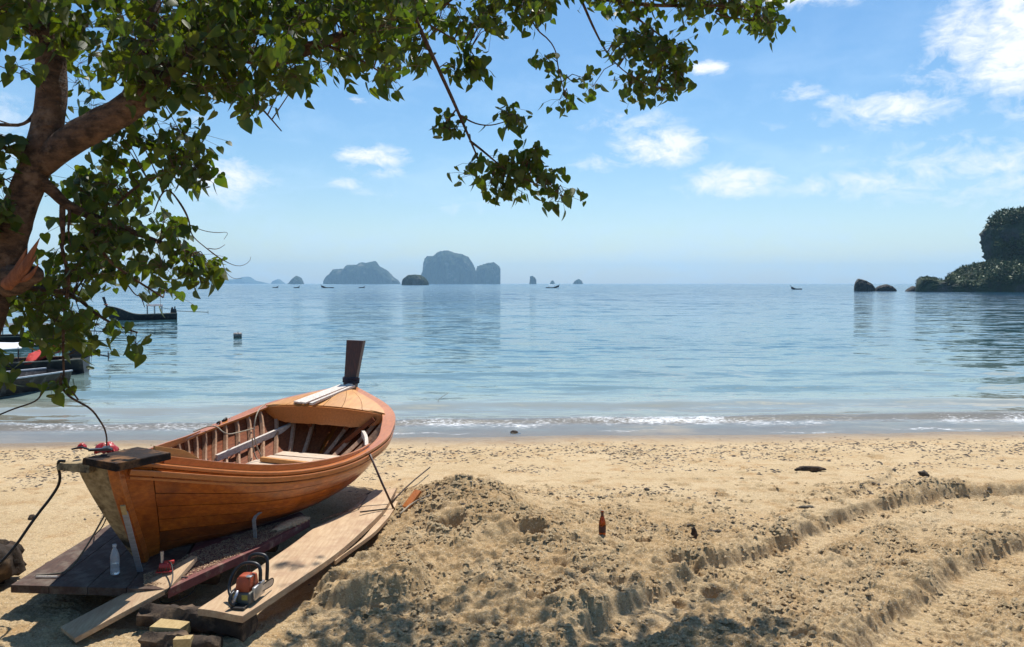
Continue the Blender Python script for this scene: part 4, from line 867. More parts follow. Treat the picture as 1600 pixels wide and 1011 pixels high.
# chainsaw
p = G(384, 940, .236)
cs = empty('chainsaw', p, 'orange and black chainsaw standing on the near end of the long pale plank', 'chainsaw', rot=(0, 0, -.12)); cs.scale = (.84, .84, .8)
def cbox(name, c, d, mt, bev=.01, taper=None, rot=None, par=None):
    o = MB().box((0, 0, 0), d, taper=taper).build(name, mt, par or cs, bevel=bev, smooth=True, auto=.75); o.location = c
    if rot: o.rotation_euler = rot
    return o
body = cbox('engine_housing', (0, .03, .06), (.16, .24, .1), M_greycase, .014)
cbox('top_cover', (.0, .03, .165), (.135, .2, .13), M_orange, .022, .84)
cbox('air_filter_cover', (0, .0, .235), (.09, .12, .03), M_orange, .012, .8)
cbox('fuel_cap', (.05, -.03, .243), (.05, .04, .014), M_steel, .005)
cbox('side_grille', (-.083, .0, .085), (.012, .15, .085), M_blk, .004)
cbox('sprocket_cover', (.094, .05, .09), (.03, .2, .12), M_steel, .012)
cbox('sticker', (.035, -.094, .075), (.05, .004, .045), M_yel, .001)
cbox('sticker', (-.05, -.094, .07), (.03, .004, .07), M_yel, .001)
MB().tube([(-.02, -.1, .14), (-.03, -.13, .09), (-.045, -.14, .02)], [.011, .014, .012], 10).build('muffler_pipe', M_alu, cs, smooth=True)
MB().box((.01, -.135, .012), (.12, .09, .02)).build('rear_foot', M_blk, cs, bevel=.006)
MB().tube(resamp([(-.03, -.12, .02), (-.1, -.06, .06), (-.15, .0, .1), (-.155, .04, .17), (-.13, .08, .25), (-.06, .1, .315), (.05, .1, .315), (.095, .09, .28), (.1, .07, .16)], 30), .016, 10).build('wrap_handle', M_blk, cs, smooth=True)
MB().tube(resamp([(-.07, .2, .12), (-.075, .22, .28), (-.055, .235, .345), (.07, .235, .345), (.1, .225, .3), (.1, .2, .12)], 26), .014, 8, squash=1.2).build('hand_guard', M_blk, cs, smooth=True)
MB().tube(resamp([(-.05, -.1, .13), (-.06, -.15, .12), (-.06, -.18, .07), (-.03, -.16, .025)], 16), .013, 8).build('rear_handle', M_blk, cs, smooth=True)
bl = [(.0, 0), (.0, .06), (.17, .07), (.2, .06), (.215, .038), (.2, .01), (.17, 0)]
m = MB(); n = len(bl); vs = [(-.003, y, z) for y, z in bl]+[(.003, y, z) for y, z in bl]; m.add(vs, [tuple(range(n-1, -1, -1)), tuple(range(n, 2*n))]+[(i, (i+1) % n, n+(i+1) % n, n+i) for i in range(n)])
gbo = m.build('guide_bar', M_steel, cs); gbo.location = (.105, .1, .06); gbo.rotation_euler = (-.12, 0, -.02)
m = MB(); q = resamp([(0, y, z) for y, z in bl[1:]+bl[:1]], 46)
for k in q: m.box(k, (.009, .009, .009))
m.build('saw_chain', M_blk, gbo)

# hanging hoses and ropes at the stern
rope('black_hose', [bw((-.3, .02, h0+.0)), bw((-.36, .0, h0+.0)), D(96, 750, 6.1), D(82, 775, 6.1), D(55, 808, 6.05), D(20, 860, 5.95), D(-12, 892, 5.9), D(-40, 915, 5.85)], .011, M_cable, 'black hose hanging from the stern board down to the stump at the left edge', 'hose')
rope('grey_rope', [D(172, 789, 6.3), D(158, 815, 6.25), D(135, 855, 6.2), G(108, 893, PZ+.01), G(84, 897, PZ+.01), G(56, 899, PZ+.01)], .007, M_greyrope, 'thin grey rope slanting from the transom to the left corner of the platform')
rope('grey_rope', [D(172, 791, 6.3), D(162, 822, 6.3), G(148, 836, PZ+.01)], .005, M_greyrope, 'short dark rope end hanging from the transom behind the longer grey rope')
plank('small_stake', [G(56, 901, PZ+.012), G(90, 901, PZ+.012)], .014, .012, M_white, 'short pale stick lying on the left corner of the red platform', 'stick')
def vine(pts, r0, r1, label, name='hanging_vine'):
    P = resamp(pts, 40); c = P[0].copy(); P = [q-c+Vector((mnoise.noise(q*5)*.02, 0, mnoise.noise(q*5+Vector((7, 1, 2)))*.02)) for q in P]
    o = MB().tube(P, list(np.linspace(r0, r1, 40)), 6).build(name, M_bark, smooth=True); o.location = c; return tag(o, label, 'vine')
vine([D(98, 590, 5.9), D(96, 602, 5.9), D(106, 618, 5.9), D(122, 628, 5.92), D(145, 640, 6.0), D(158, 660, 6.05), D(168, 682, 6.1), D(166, 701, 6.12)], .009, .006, 'thin dark vine hanging from the lower leaves down to the stern board')
vine([D(100, 585, 5.92), D(108, 605, 5.92), D(122, 625, 5.94)], .007, .006, 'short vine strand twisted into the top of the long hanging vine')
vine([D(-25, 655, 5.7), D(5, 645, 5.75), D(45, 632, 5.8), D(62, 622, 5.85), D(66, 612, 5.85)], .006, .006, 'thin dark vine crossing from the left edge below the moored boat')

# ------------------------------------------------------------ the big tree over the beach
tree = empty('shade_tree', D(-110, 900, 5.5), 'leaning heart-leaved tree with a pale brown trunk, overhanging the top and left of the beach', 'tree')
TL = Vector(tree.location)
def limb(name, pts, mt=M_bark, n=14, ns=34, seed=0, amp=.10, parent=tree):
    """pts: (px, py, depth, radius)"""
    P = resamp([D(a, b, d) for a, b, d, r in pts], ns); rr = np.interp(np.linspace(0, 1, ns), np.linspace(0, 1, len(pts)), [p[3] for p in pts]); m = MB(); vs = []; fs = []
    for i, p in enumerate(P):
        t = (P[min(i+1, ns-1)]-P[max(i-1, 0)]).normalized(); ax = Vector((0, 1, 0)); u = t.cross(ax).normalized(); w = u.cross(t)
        for k in range(n):
            a = 2*PI*k/n; q = mnoise.fractal((p+u*math.cos(a)*rr[i]+w*math.sin(a)*rr[i])*5+Vector((seed, 0, 0)), 1, 2, 4)
            q2 = mnoise.fractal(Vector((p.x*9+math.cos(a)*3, p.y*9+math.sin(a)*3, p.z*3)), 1, 2, 3)
            vs.append(p-TL+(u*math.cos(a)+w*math.sin(a))*rr[i]*(1+amp*q+.05*q2))
    for i in range(ns-1):
        for k in range(n): fs.append((i*n+k, i*n+(k+1) % n, (i+1)*n+(k+1) % n, (i+1)*n+k))
    fs += [tuple(range(n-1, -1, -1)), tuple((ns-1)*n+k for k in range(n))]
    m.add(vs, fs).build(name, mt, parent, smooth=True); return P
LP = []
LP += limb('trunk', [(-110, 960, 5.5, .24), (-75, 620, 5.5, .21), (-22, 460, 5.5, .19), (22, 350, 5.5, .175), (50, 272, 5.5, .165), (68, 225, 5.5, .15), (80, 170, 5.55, .105), (84, 110, 5.6, .1), (72, 60, 5.65, .1), (58, 0, 5.7, .085), (50, -90, 5.8, .07)], n=28, ns=90, seed=1)
LP += limb('branch', [(62, 262, 5.5, .08), (92, 232, 5.48, .1), (128, 210, 5.45, .1), (165, 190, 5.4, .09), (195, 172, 5.4, .08), (232, 140, 5.5, .065), (268, 108, 5.6, .06), (296, 86, 5.7, .07), (330, 77, 5.8, .05), (380, 86, 5.9, .035), (440, 93, 6.1, .03), (520, 60, 6.4, .026), (600, 30, 6.7, .022), (700, 5, 7.0, .018)], n=18, ns=70, seed=2)
LP += limb('branch', [(190, 176, 5.42, .05), (215, 120, 5.5, .04), (235, 50, 5.6, .035), (250, -40, 5.8, .03)], seed=3)
for q_, pts in enumerate(([(14, 446, 5.36, .05), (32, 428, 5.31, .04), (46, 402, 5.29, .022), (62, 372, 5.3, .002)], [(18, 440, 5.33, .04), (32, 415, 5.3, .026), (42, 388, 5.3, .002)], [(24, 440, 5.33, .04), (42, 424, 5.3, .026), (57, 398, 5.3, .002)], [(30, 440, 5.34, .03), (50, 430, 5.3, .02), (60, 412, 5.3, .002)])):
    limb('splinter', pts, M_torn, n=9, ns=16, seed=4+q_, amp=.6)
limb('broken_stub', [(10, 440, 5.45, .11), (34, 434, 5.4, .09), (60, 426, 5.36, .045)], M_bark, seed=14, amp=.3)
LP += limb('branch', [(60, 280, 5.5, .05), (84, 300, 5.55, .035), (100, 318, 5.6, .03), (135, 335, 5.7, .022), (180, 350, 5.8, .018), (230, 372, 5.9, .014), (300, 395, 6.1, .008)], seed=5)
for pts in ([(98, 312, 5.6, .02), (97, 345, 5.6, .022), (99, 372, 5.62, .014), (96, 400, 5.62, .006)], [(102, 314, 5.6, .014), (110, 330, 5.6, .012), (106, 360, 5.6, .007), (110, 385, 5.6, .004)]): limb('hanging_root', pts, seed=6, n=8, ns=20)
LP += limb('branch', [(95, 380, 5.62, .012), (108, 430, 5.7, .016), (102, 480, 5.8, .013), (98, 530, 5.9, .01), (100, 592, 5.9, .007)], seed=7, n=8)
LP += limb('branch', [(-40, 400, 5.8, .03), (30, 450, 5.9, .022), (110, 455, 5.95, .016), (160, 500, 6.0, .012), (215, 520, 6.05, .006)], seed=8, n=8)
LP += limb('branch', [(135, 336, 5.7, .016), (160, 400, 5.8, .012), (200, 430, 5.9, .01), (255, 465, 6.0, .006)], seed=9, n=8)
LP += limb('branch', [(160, 345, 5.75, .012), (200, 300, 5.8, .012), (250, 270, 5.9, .009), (310, 262, 6.0, .005)], seed=10, n=8)
LP += limb('branch', [(70, 150, 5.6, .03), (45, 196, 5.6, .012), (0, 195, 5.6, .011), (-60, 192, 5.6, .01)], seed=11, n=8)
LP += limb('branch', [(596, -60, 6.6, .03), (640, 8, 6.6, .02), (664, 62, 6.6, .017), (690, 118, 6.6, .016), (716, 175, 6.6, .014), (736, 222, 6.6, .011), (748, 250, 6.6, .006)], seed=12, n=8)
LP += limb('branch', [(734, 220, 6.6, .01), (755, 236, 6.6, .008), (785, 262, 6.6, .006), (830, 285, 6.6, .005), (870, 300, 6.6, .003)], seed=13, n=6)
LP += limb('branch', [(716, 178, 6.6, .008), (740, 193, 6.6, .006), (765, 197, 6.6, .005), (790, 190, 6.6, .004)], seed=15, n=6)
LP += limb('branch', [(712, 172, 6.6, .007), (700, 188, 6.6, .006), (690, 205, 6.6, .004)], seed=16, n=6)
LP += limb('branch', [(560, -60, 6.9, .05), (760, -35, 7.2, .04), (900, -10, 7.5, .03), (1010, 10, 7.7, .02), (1120, 8, 7.9, .014), (1215, 12, 8.1, .005)], seed=17, n=8)
LP += limb('branch', [(905, -8, 7.5, .014), (930, 50, 7.5, .01), (955, 95, 7.55, .007), (1000, 130, 7.6, .005), (1060, 145, 7.6, .003)], seed=18, n=6)
LP += limb('branch', [(820, -20, 7.3, .012), (830, 40, 7.3, .007), (868, 70, 7.3, .006), (872, 110, 7.3, .005), (890, 170, 7.3, .003)], seed=19, n=6)
LP += limb('branch', [(960, 0, 7.6, .014), (1010, 40, 7.7, .01), (1060, 75, 7.8, .006), (1070, 140, 7.9, .003)], seed=20, n=6)
LP += limb('branch', [(1160, 5, 8.0, .01), (1100, 20, 7.9, .008), (1190, 35, 8.0, .004)], seed=21, n=6)
LP += limb('branch', [(640, 20, 6.7, .01), (690, 50, 6.8, .008), (740, 80, 6.9, .005), (755, 120, 6.9, .003)], seed=22, n=6)
LP += limb('branch', [(440, 90, 6.1, .02), (480, 60, 6.2, .016), (560, 90, 6.3, .009), (620, 130, 6.4, .004)], seed=23, n=6)
LP += limb('branch', [(330, 80, 5.8, .02), (370, 130, 5.85, .012), (410, 170, 5.9, .008), (440, 205, 5.9, .004)], seed=24, n=6)
# bare twigs dangling over the sea
for pts in ([(240, 332, 5.9, .004), (252, 302, 5.9, .005), (264, 294, 5.9, .006), (285, 322, 5.9, .008), (296, 345, 5.9, .007), (298, 368, 5.9, .005), (325, 390, 5.9, .004), (345, 405, 5.9, .004), (372, 418, 5.9, .003), (390, 410, 5.9, .002), (392, 401, 5.9, .0015)],
            [(297, 352, 5.9, .004), (318, 361, 5.9, .003), (340, 364, 5.9, .003), (358, 362, 5.9, .002), (350, 374, 5.9, .0015)],
            [(325, 388, 5.9, .003), (340, 390, 5.9, .002), (352, 382, 5.9, .0012)], [(346, 405, 5.9, .003), (352, 425, 5.9, .002), (364, 436, 5.9, .002), (378, 435, 5.9, .001)],
            [(200, 446, 5.9, .005), (212, 462, 5.9, .004), (220, 462, 5.9, .004), (226, 480, 5.9, .003)], [(-20, 95, 5.2, .004), (20, 112, 5.2, .003), (45, 118, 5.2, .002)]):
    limb('bare_twig', pts, seed=30, n=6, ns=40, amp=.3)
LPA = np.array([list(p) for p in LP])
# leaves
lo_ = [(0, -.02), (.16, .1), (.36, .1), (.5, -.1), (.46, -.36), (.26, -.72), (0, -1.12)]
def leaf_shape(fold=.22, curl=.25):
    vs = [(0, 0, 0), (0, -.38, .03), (0, -.75, -.02*1)]; vs[0] = (0, -.02, 0)
    R_ = [(x, y, fold*x - curl*y*y*.35) for x, y in lo_[1:6]]; L_ = [(-x, y, fold*x - curl*y*y*.35) for x, y in lo_[1:6]]; tipv = (0, -1.12, -curl*.5)
    vs = vs+R_+L_+[tipv]                      # 0..2 midrib, 3..7 right, 8..12 left, 13 tip
    vs[1] = (0, -.38, -curl*.05); vs[2] = (0, -.75, -curl*.2)
    f = [(0, 3, 4), (0, 4, 5), (0, 5, 1), (1, 5, 6), (1, 6, 2), (6, 7, 2), (2, 7, 13), (0, 9, 8), (0, 10, 9), (0, 1, 10), (1, 11, 10), (1, 2, 11), (11, 2, 12), (2, 13, 12)]
    return np.array(vs), np.array(f)
LV, LFc = leaf_shape()
def inpoly(x, y, poly):
    ins = False; n = len(poly); j = n-1
    for i in range(n):
        xi, yi = poly[i]; xj, yj = poly[j]
        if (yi > y) != (yj > y) and x < (xj-xi)*(y-yi)/(yj-yi)+xi: ins = not ins
        j = i
    return ins
POL = [ # polygon, depth range, hubs per 1000 px2, gap threshold
 ([(-60,-60),(660,-60),(640,50),(628,120),(608,140),(590,112),(560,128),(545,108),(510,104),(478,142),(455,140),(440,112),(405,135),(436,190),(420,200),(395,178),(350,182),(300,196),(285,165),(230,175),(200,150),(125,110),(108,70),(60,40),(20,50),(-60,40)], (5.0, 6.7), 3.3, -.12),
 ([(130,40),(420,30),(440,110),(350,150),(290,180),(210,160)], (4.9, 5.5), 1.3, .06),
 ([(200,180),(290,200),(312,250),(308,285),(280,275),(250,238),(200,215)], (5.6, 6.2), 3.6, -.3),
 ([(108,120),(200,205),(190,300),(105,285),(112,240),(160,215),(120,190)], (5.9, 6.6), 2.6, .0),
 ([(0,-20),(110,40),(105,110),(90,80),(30,40),(0,60)], (5.2, 6.0), 2, 0),
 ([(105,290),(205,285),(240,335),(280,350),(298,385),(325,412),(320,432),(298,438),(280,420),(258,440),(262,462),(245,462),(222,440),(200,432),(150,445),(60,450),(85,400),(80,330)], (5.5, 6.6), 2.6, -.06),
 ([(278,382),(302,392),(332,410),(332,432),(300,446),(282,425)], (5.9, 6.2), 4.5, -.5),
 ([(60,440),(140,446),(152,500),(190,502),(226,512),(222,530),(205,545),(180,530),(150,545),(135,575),(118,545),(95,545),(50,525),(0,490),(-30,430)], (5.5, 6.5), 2.8, -.12),
 ([(-40,560),(22,560),(34,588),(12,600),(-40,590)], (5.0, 5.5), 4, -.5),
 ([(-40,200),(8,200),(14,232),(-40,250)], (5.2, 5.4), 4, -.5), ([(-40,280),(8,275),(12,350),(-40,380)], (5.2, 5.4), 3, -.5), ([(85,590),(100,592),(102,612),(78,612)], (5.8, 5.95), 6, -1),
 ([(0,95),(50,102),(52,124),(36,134),(0,112)], (5.1, 5.2), 2.5, -1),
 ([(640,-50),(840,-50),(842,25),(800,32),(760,50),(735,42),(700,40),(670,52),(640,40)], (6.6, 7.6), 3.6, -.05), ([(840,-50),(905,-50),(905,12),(842,22)], (7.0, 7.8), 3, -.1),
 ([(905,-50),(1070,-50),(1066,30),(1040,35),(1000,28),(960,22),(905,15)], (7.2, 8.2), 4.4, -.2), ([(1066,-50),(1180,-50),(1222,10),(1205,40),(1188,36),(1160,22),(1130,38),(1112,18),(1066,30)], (7.6, 8.4), 4.6, -.3),
 ([(628,55),(658,62),(664,102),(640,105)], (6.6, 7.0), 5, -.5), ([(692,95),(720,100),(718,138),(702,138)], (6.7, 6.9), 4, -.5), ([(727,72),(766,82),(766,120),(746,126),(729,105)], (6.7, 7.0), 5, -.5),
 ([(828,88),(856,90),(856,108),(836,112)], (7.2, 7.4), 6, -.5), ([(860,112),(900,112),(896,155),(882,178),(872,150)], (7.2, 7.5), 4.5, -.5),
 ([(910,100),(960,62),(1000,45),(1055,60),(1070,90),(1072,150),(1050,138),(1020,156),(980,152),(965,120),(930,138),(910,122)], (7.3, 8.0), 3.9, -.16), ([(1040,70),(1066,70),(1072,150),(1050,132)], (7.6, 7.9), 6, -.5),
 ([(686,178),(720,184),(716,220),(692,218)], (6.5, 6.7), 4.5, -.5), ([(790,168),(825,168),(816,200),(802,202)], (6.5, 6.7), 6, -.5), ([(822,220),(846,220),(842,240),(826,245)], (6.5, 6.7), 6, -.5),
 ([(726,258),(760,240),(800,244),(836,252),(850,272),(884,298),(880,310),(850,292),(800,272),(790,308),(775,292),(745,288)], (6.5, 6.75), 4.6, -.45)]
leaves = []; twigs = MB(); rr_ = random.Random(5)
def spray(h, nl, spread, smin=.045, smax=.1, tw=True):
    d = np.linalg.norm(LPA-np.array(h), axis=1); k = int(np.argmin(d)); q = Vector(LPA[k])
    if tw and d[k] < .5: twigs.tube([q-TL, q.lerp(h, .5)+Vector((0, 0, .05))-TL, h-TL], [.006, .0045, .003], 3, cap=False)
    for _ in range(nl):
        p = h+Vector((rr_.gauss(0, spread), rr_.gauss(0, spread), rr_.gauss(0, spread*.75)))
        if tw: twigs.tube([h-TL, (h+p)/2-TL+Vector((0, 0, .015)), p-TL], .0016, 3, cap=False)
        leaves.append((p, rr_.uniform(smin, smax)))
for poly, (d0, d1), dens, thr in POL:
    xs = [p[0] for p in poly]; ysx = [p[1] for p in poly]; area = (max(xs)-min(xs))*(max(ysx)-min(ysx)); n = int(area/1000*dens*1.15)
    for _ in range(n):
        x, y = rr_.uniform(min(xs), max(xs)), rr_.uniform(min(ysx), max(ysx))
        if not inpoly(x, y, poly): continue
        if mnoise.noise(Vector((x/46.0, y/40.0, d0))) < thr: continue
        sp = .062 if area < 6000 else .085
        spray(D(x, y, rr_.uniform(d0, d1)), 10 if area > 6000 else 7, sp)
# the crown goes on above and beside what the frame shows
for _ in range(560):
    x = rr_.uniform(-7, 2.6); y = rr_.uniform(2.6, 7.4); z = 2.75+.37*max(y, 0)+rr_.uniform(.15, 1.5)
    if z < 3.6: z = rr_.uniform(3.7, 5.0)
    if mnoise.noise(Vector((x*.8, y*.8, z*.5))) < .02 and rr_.random() < .9: continue
    spray(Vector((x, y, z)), 10, .16, tw=False)
for _ in range(420):                        # the outer crown over the sand in front
    x = rr_.uniform(-1.0, 2.6); y = rr_.uniform(7.3, 9.9); z = 2.8+.37*y+rr_.uniform(.1, .8)
    if mnoise.noise(Vector((x*1.3+3, y*1.3, z*.3))) < .1: continue
    spray(Vector((x, y, z)), 10, .11, tw=False)
for (a, b, r0) in [((-1.2, 6.8, 5.5), (.4, 9.6, 6.7), .03), ((-.6, 7.6, 5.9), (2.2, 8.8, 6.4), .025), ((-3.2, 5.6, 5.0), (-1.5, 4.5, 5.4), .06), ((-3.2, 5.7, 5.2), (-4.8, 4.5, 5.6), .05), ((-1.4, 6.4, 4.9), (1.2, 5.2, 5.6), .035), ((-3.1, 5.8, 5.0), (-2.4, 3.4, 5.6), .05)]:
    a, b = Vector(a), Vector(b); MB().tube([a-TL, a.lerp(b, .5)+Vector((0, 0, .25))-TL, b-TL], [r0, r0*.7, r0*.3], 8).build('branch', M_bark, tree, smooth=True)
twigs.build('twigs', M_bark, tree)
tag([o for o in tree.children if o.name.startswith('twigs')][0], kind='stuff')
def leaf_rot():
    az_ = rr_.uniform(0, 2*PI); tilt = min(1.35, abs(rr_.gauss(.0, .55))); roll = rr_.gauss(0, .45)
    return Matrix.Rotation(az_, 3, 'Z') @ Matrix.Rotation(tilt, 3, 'X') @ Matrix.Rotation(roll, 3, 'Y') @ Matrix.Rotation(PI/2, 3, 'X')
rots = [leaf_rot() for _ in leaves]
def vis(p):
    q = p-Vector((0, 0, CAMH)); d = q.dot(_f)
    if d <= .2: return 0
    x = 800+FPX*q.x/d; y = 505.5-FPX*q.dot(_u)/d
    return 1/d if -5 < x < 1605 and 2 < y < 1011 else 0
order = sorted(range(len(leaves)), key=lambda i: -leaves[i][1]*vis(leaves[i][0])); big = set(order[:300])
VV = []; FF = []; off_ = 0; base_leaf = None
lme = bpy.data.meshes.new('leaf'); lme.from_pydata([tuple(v) for v in LV], [], [tuple(int(q) for q in f) for f in LFc]); lme.materials.append(M_leaf)
lme.polygons.foreach_set('use_smooth', [True]*len(lme.polygons))
for i, (p, s_) in enumerate(leaves):
    if i in big:
        o = bpy.data.objects.new('leaf', lme); C.objects.link(o); o.parent = tree; o.matrix_local = Matrix.Translation(p-TL) @ rots[i].to_4x4() @ Matrix.Scale(s_, 4)
    else:
        VV.append(LV @ np.array(rots[i]).T*s_+np.array(p-TL)); FF.append(LFc+off_); off_ += len(LV)
V_ = np.concatenate(VV); F_ = np.concatenate(FF)
me = bpy.data.meshes.new('foliage'); me.vertices.add(len(V_)); me.vertices.foreach_set('co', V_.astype(np.float32).ravel()); me.loops.add(F_.size); me.loops.foreach_set('vertex_index', F_.ravel().astype(np.int32))
me.polygons.add(len(F_)); me.polygons.foreach_set('loop_start', (np.arange(len(F_))*3).astype(np.int32)); me.update(calc_edges=True); me.polygons.foreach_set('use_smooth', [True]*len(F_)); me.materials.append(M_leaf)
fo = bpy.data.objects.new('foliage', me); C.objects.link(fo); fo.parent = tree; tag(fo, kind='stuff')
print('leaves', len(leaves))

# ------------------------------------------------------------ boats on the water
M_hd = mat('dark_painted_hull', (.028, .026, .032), .5, (.014, .013, .016), 6, col3=(.09, .07, .055), n3=3, c3=(.52, .7))
M_hg = mat('grey_brown_hull', (.075, .058, .05), .55, (.03, .022, .02), 5, col3=(.2, .19, .18), n3=3, c3=(.52, .7))
M_trim = mat('white_trim', (.62, .64, .66), .5, (.45, .46, .48), 9); M_roofw = mat('white_canvas', (.72, .74, .76), .8, (.6, .62, .65), 5); M_roofg = mat('grey_canvas', (.14, .16, .19), .85, (.1, .11, .13), 5)
M_eng = mat('engine_metal', (.05, .05, .052), .5, (.02, .02, .02), 20, metal=.3); M_redc = mat('red_canvas', (.55, .035, .025), .8, (.35, .02, .02), 8); M_seat = mat('boat_seat_wood', (.42, .36, .29), .8, (.28, .22, .16), 9)
M_sash = mat('prow_sash', (.5, .16, .1), .8, (.3, .08, .06), 40)
def longtail(loc, rz, Ln, hw, label, group, hullm, roof=None, detail=2, engine=True, red=False, rise=.9, seats=True, shaft=2.5):
    r = empty('longtail_boat', loc, label, 'boat', group, rot=(0, 0, rz))
    def pt(s, u, sd, off=0):
        w = hw*(math.sin(PI*min(1, (s*.82+.2)))**.75)*(1-.0*s) if s < .98 else .02; w = max(.02, w-off)
        if s > .8: w *= 1-((s-.8)/.2)**1.6*.96
        h = .42+.10*(1-s)**2+rise*ss(.45, 1.0, s)**1.8; zk = -.25+.5*ss(.7, 1, s)*rise; v = u
        return Vector((sd*w*(.35+.65*v**.7), (s-.5)*Ln+.25*v*ss(.8, 1, s), zk+(h-zk)*v))
    n = 26 if detail > 1 else 12
    rows = [[pt(i/n, 1-j/5, -1) for j in range(6)]+[pt(i/n, j/5, 1) for j in range(6)] for i in range(n+1)]
    MB().grid(rows, .03 if detail else 0).build('hull', hullm, r, smooth=True, auto=.7)
    MB().add([tuple(p) for p in rows[0]], [tuple(range(12))]).build('transom', hullm, r)
    fl = [[Vector((sd*pt(.03+.85*i/10, .55, 1, .03).x, (.03+.85*i/10-.5)*Ln, .05+.25*ss(.7, 1, i/10))) for sd in (-1, 1)] for i in range(11)]
    MB().grid(fl).build('floor', M_seat, r)
    for sd in (-1, 1):
        P = [pt(i/n, 1, sd)+Vector((0, 0, .015)) for i in range(n+1)]; T = [(P[min(i+1, n)]-P[max(i-1, 0)]).normalized() for i in range(n+1)]
        U = [Vector((t.y, -t.x, 0)).normalized() for t in T]; V = [u.cross(t) for u, t in zip(U, T)]
        MB().sweep(P, U, V, .07, .035).build('rail', M_trim if hullm is M_hg else M_seat, r)
    tp = pt(1, 1, 1); top = Vector((0, tp.y+.22, tp.z+.75)); bot = pt(1, 0, 1)
    MB().sweep([Vector((0, bot.y, bot.z)), Vector((0, tp.y, tp.z)), top], [Vector((1, 0, 0))]*3, [Vector((0, 1, -.2)).normalized()]*3, [.07, .09, .13], [.16, .16, .22]).build('stem_post', hullm, r, bevel=.01)
    MB().tube([Vector((.1*math.cos(a), tp.y+.05+.13*math.sin(a), tp.z+.12)) for a in [2*PI*i/10 for i in range(11)]], .05, 6).build('prow_sash', M_sash, r, smooth=True)
    if detail > 1:
        MB().sweep([Vector((.02, tp.y-.02, tp.z+.1)), Vector((.04, tp.y+.1, tp.z-.25)), Vector((.05, tp.y+.02, tp.z-.5))], [Vector((1, 0, 0))]*3, [Vector((0, 1, 0))]*3, .03, .09).build('sash_tail', M_sash, r)
    if seats:
        for s in ((.25, .36, .47, .58, .69) if detail > 1 else (.3, .5)):
            p = pt(s, .85, 1, .04); o = MB().box((0, p.y, p.z-.05), (p.x*2-.02, .22, .035)).build('seat', M_seat, r)
    if engine:
        y0 = -Ln/2+.25
        MB().box((0, y0, .72), (.3, .5, .32), taper=.8).build('engine_block', M_eng, r, bevel=.03 if detail > 1 else 0)
        m = MB(); m.tube([(0, y0-.1, .85), (.02, y0-.12, 1.08)], .05, 8); m.tube([(-.12, y0+.1, .86), (-.15, y0+.1, 1.05)], .04, 8); m.box((.1, y0+.1, .93), (.12, .16, .1)); m.build('exhaust', M_eng, r)
        m = MB(); m.tube([(0, y0-.2, .7), (0, y0-.2-shaft, .55)], .028, 6); m.build('propeller_shaft', M_eng, r)
        m = MB(); 
        for k in range(3): a = 2*PI*k/3; m.box((math.cos(a)*.09, y0-.22-shaft, .55+math.sin(a)*.09), (.09 if abs(math.cos(a)) > .4 else .04, .02, .16))
        m.build('propeller', M_eng, r); MB().tube([(0, y0+.25, .85), (.05, y0+.9, 1.0)], .02, 6).build('tiller', M_eng, r)
        MB().box((0, y0, .5), (.22, .3, .2)).build('engine_mount', M_seat, r)
    if roof:
        mt, s0, s1, hgt = roof; m = MB(); rows = []
        for i in range(9):
            s = s0+(s1-s0)*i/8; w = hw*.92; rows.append([Vector((w*(-1+2*j/8), (s-.5)*Ln, hgt+.14*(1-(-1+2*j/8)**2)-.02*math.sin(i*1.6))) for j in range(9)])
        m.grid(rows, .025, nrm=(0, 0, 1)).build('canopy', mt, r, smooth=True, auto=.5)
        for s in ((s0+.01, (s0+s1)/2, s1-.01) if detail > 1 else (s0+.02, s1-.02)):
            for sd in (-1, 1):
                p = pt(s, 1, sd, .04); MB().tube([p, Vector((sd*hw*.88, p.y, hgt+.02))], .022 if detail > 1 else .035, 6).build('canopy_post', M_eng if hullm is M_hd else M_trim, r)
    if red:
        m = MB(); rows = [[Vector((hw*(-1+2*j/6)*.9, -Ln/2+.5+i*.16, 1.05+.18*math.sin(i*.8+j)-.07*i)) for j in range(7)] for i in range(8)]; m.grid(rows, .02, nrm=(0, 0, 1)).build('red_tarp', M_redc, r, smooth=True)
    return r
GB = 'longtail boats out on the sea'
def wat(px, d): p = D(px, 443, d); return Vector((p.x, d, WATER))
def head(dx, dy): return math.atan2(-dx, dy)   # rotation that points the bow along (dx, dy)
longtail(wat(224, 66), head(-.82, -.42), 5.0, .62, 'dark longtail boat moored beyond the lower leaves, its shaft raised at the right', GB, M_hd, (M_roofg, .22, .46, 1.15), rise=.75)
longtail(Vector((-15.1, 19.4, WATER)), head(-.5, -.87), 8.2, .95, 'grey brown longtail boat with white rails at the left edge, stern towards the bay', GB, M_hg, (M_hd, .3, .6, .85), engine=False, rise=.9)
nb = longtail(Vector((-18.3, 25.4, WATER)), head(-.93, -.3), 8.5, .95, 'longtail boat with white canopy and red tarp behind the grey boat at left', GB, M_hd, (M_roofw, .2, .66, .95), red=True, shaft=.7)
longtail(Vector((-25.6, 38.5, WATER)), head(-.95, -.2), 8.5, .95, 'farther longtail boat with a dark grey canopy behind the white canopy at left', GB, M_hd, (M_roofg, .1, .6, .95))
longtail(wat(512, 535), head(-.97, -.1), 8.2, .9, 'distant boat with raised bow to the left, below the broad rugged island', GB, M_hd, None, 1, False, rise=1.3)
longtail(wat(863, 535), head(.97, -.1), 8.6, .9, 'distant longtail boat with white canopy and bow to the right, below the leaning stack', GB, M_hd, (M_roofw, .2, .7, 1.9), 1, False, rise=1.5)
longtail(wat(1245, 400), head(-.97, .1), 5.0, .7, 'small distant boat motoring in the sun glitter left of the sea rocks', GB, M_hd, None, 1, False, rise=1.0)
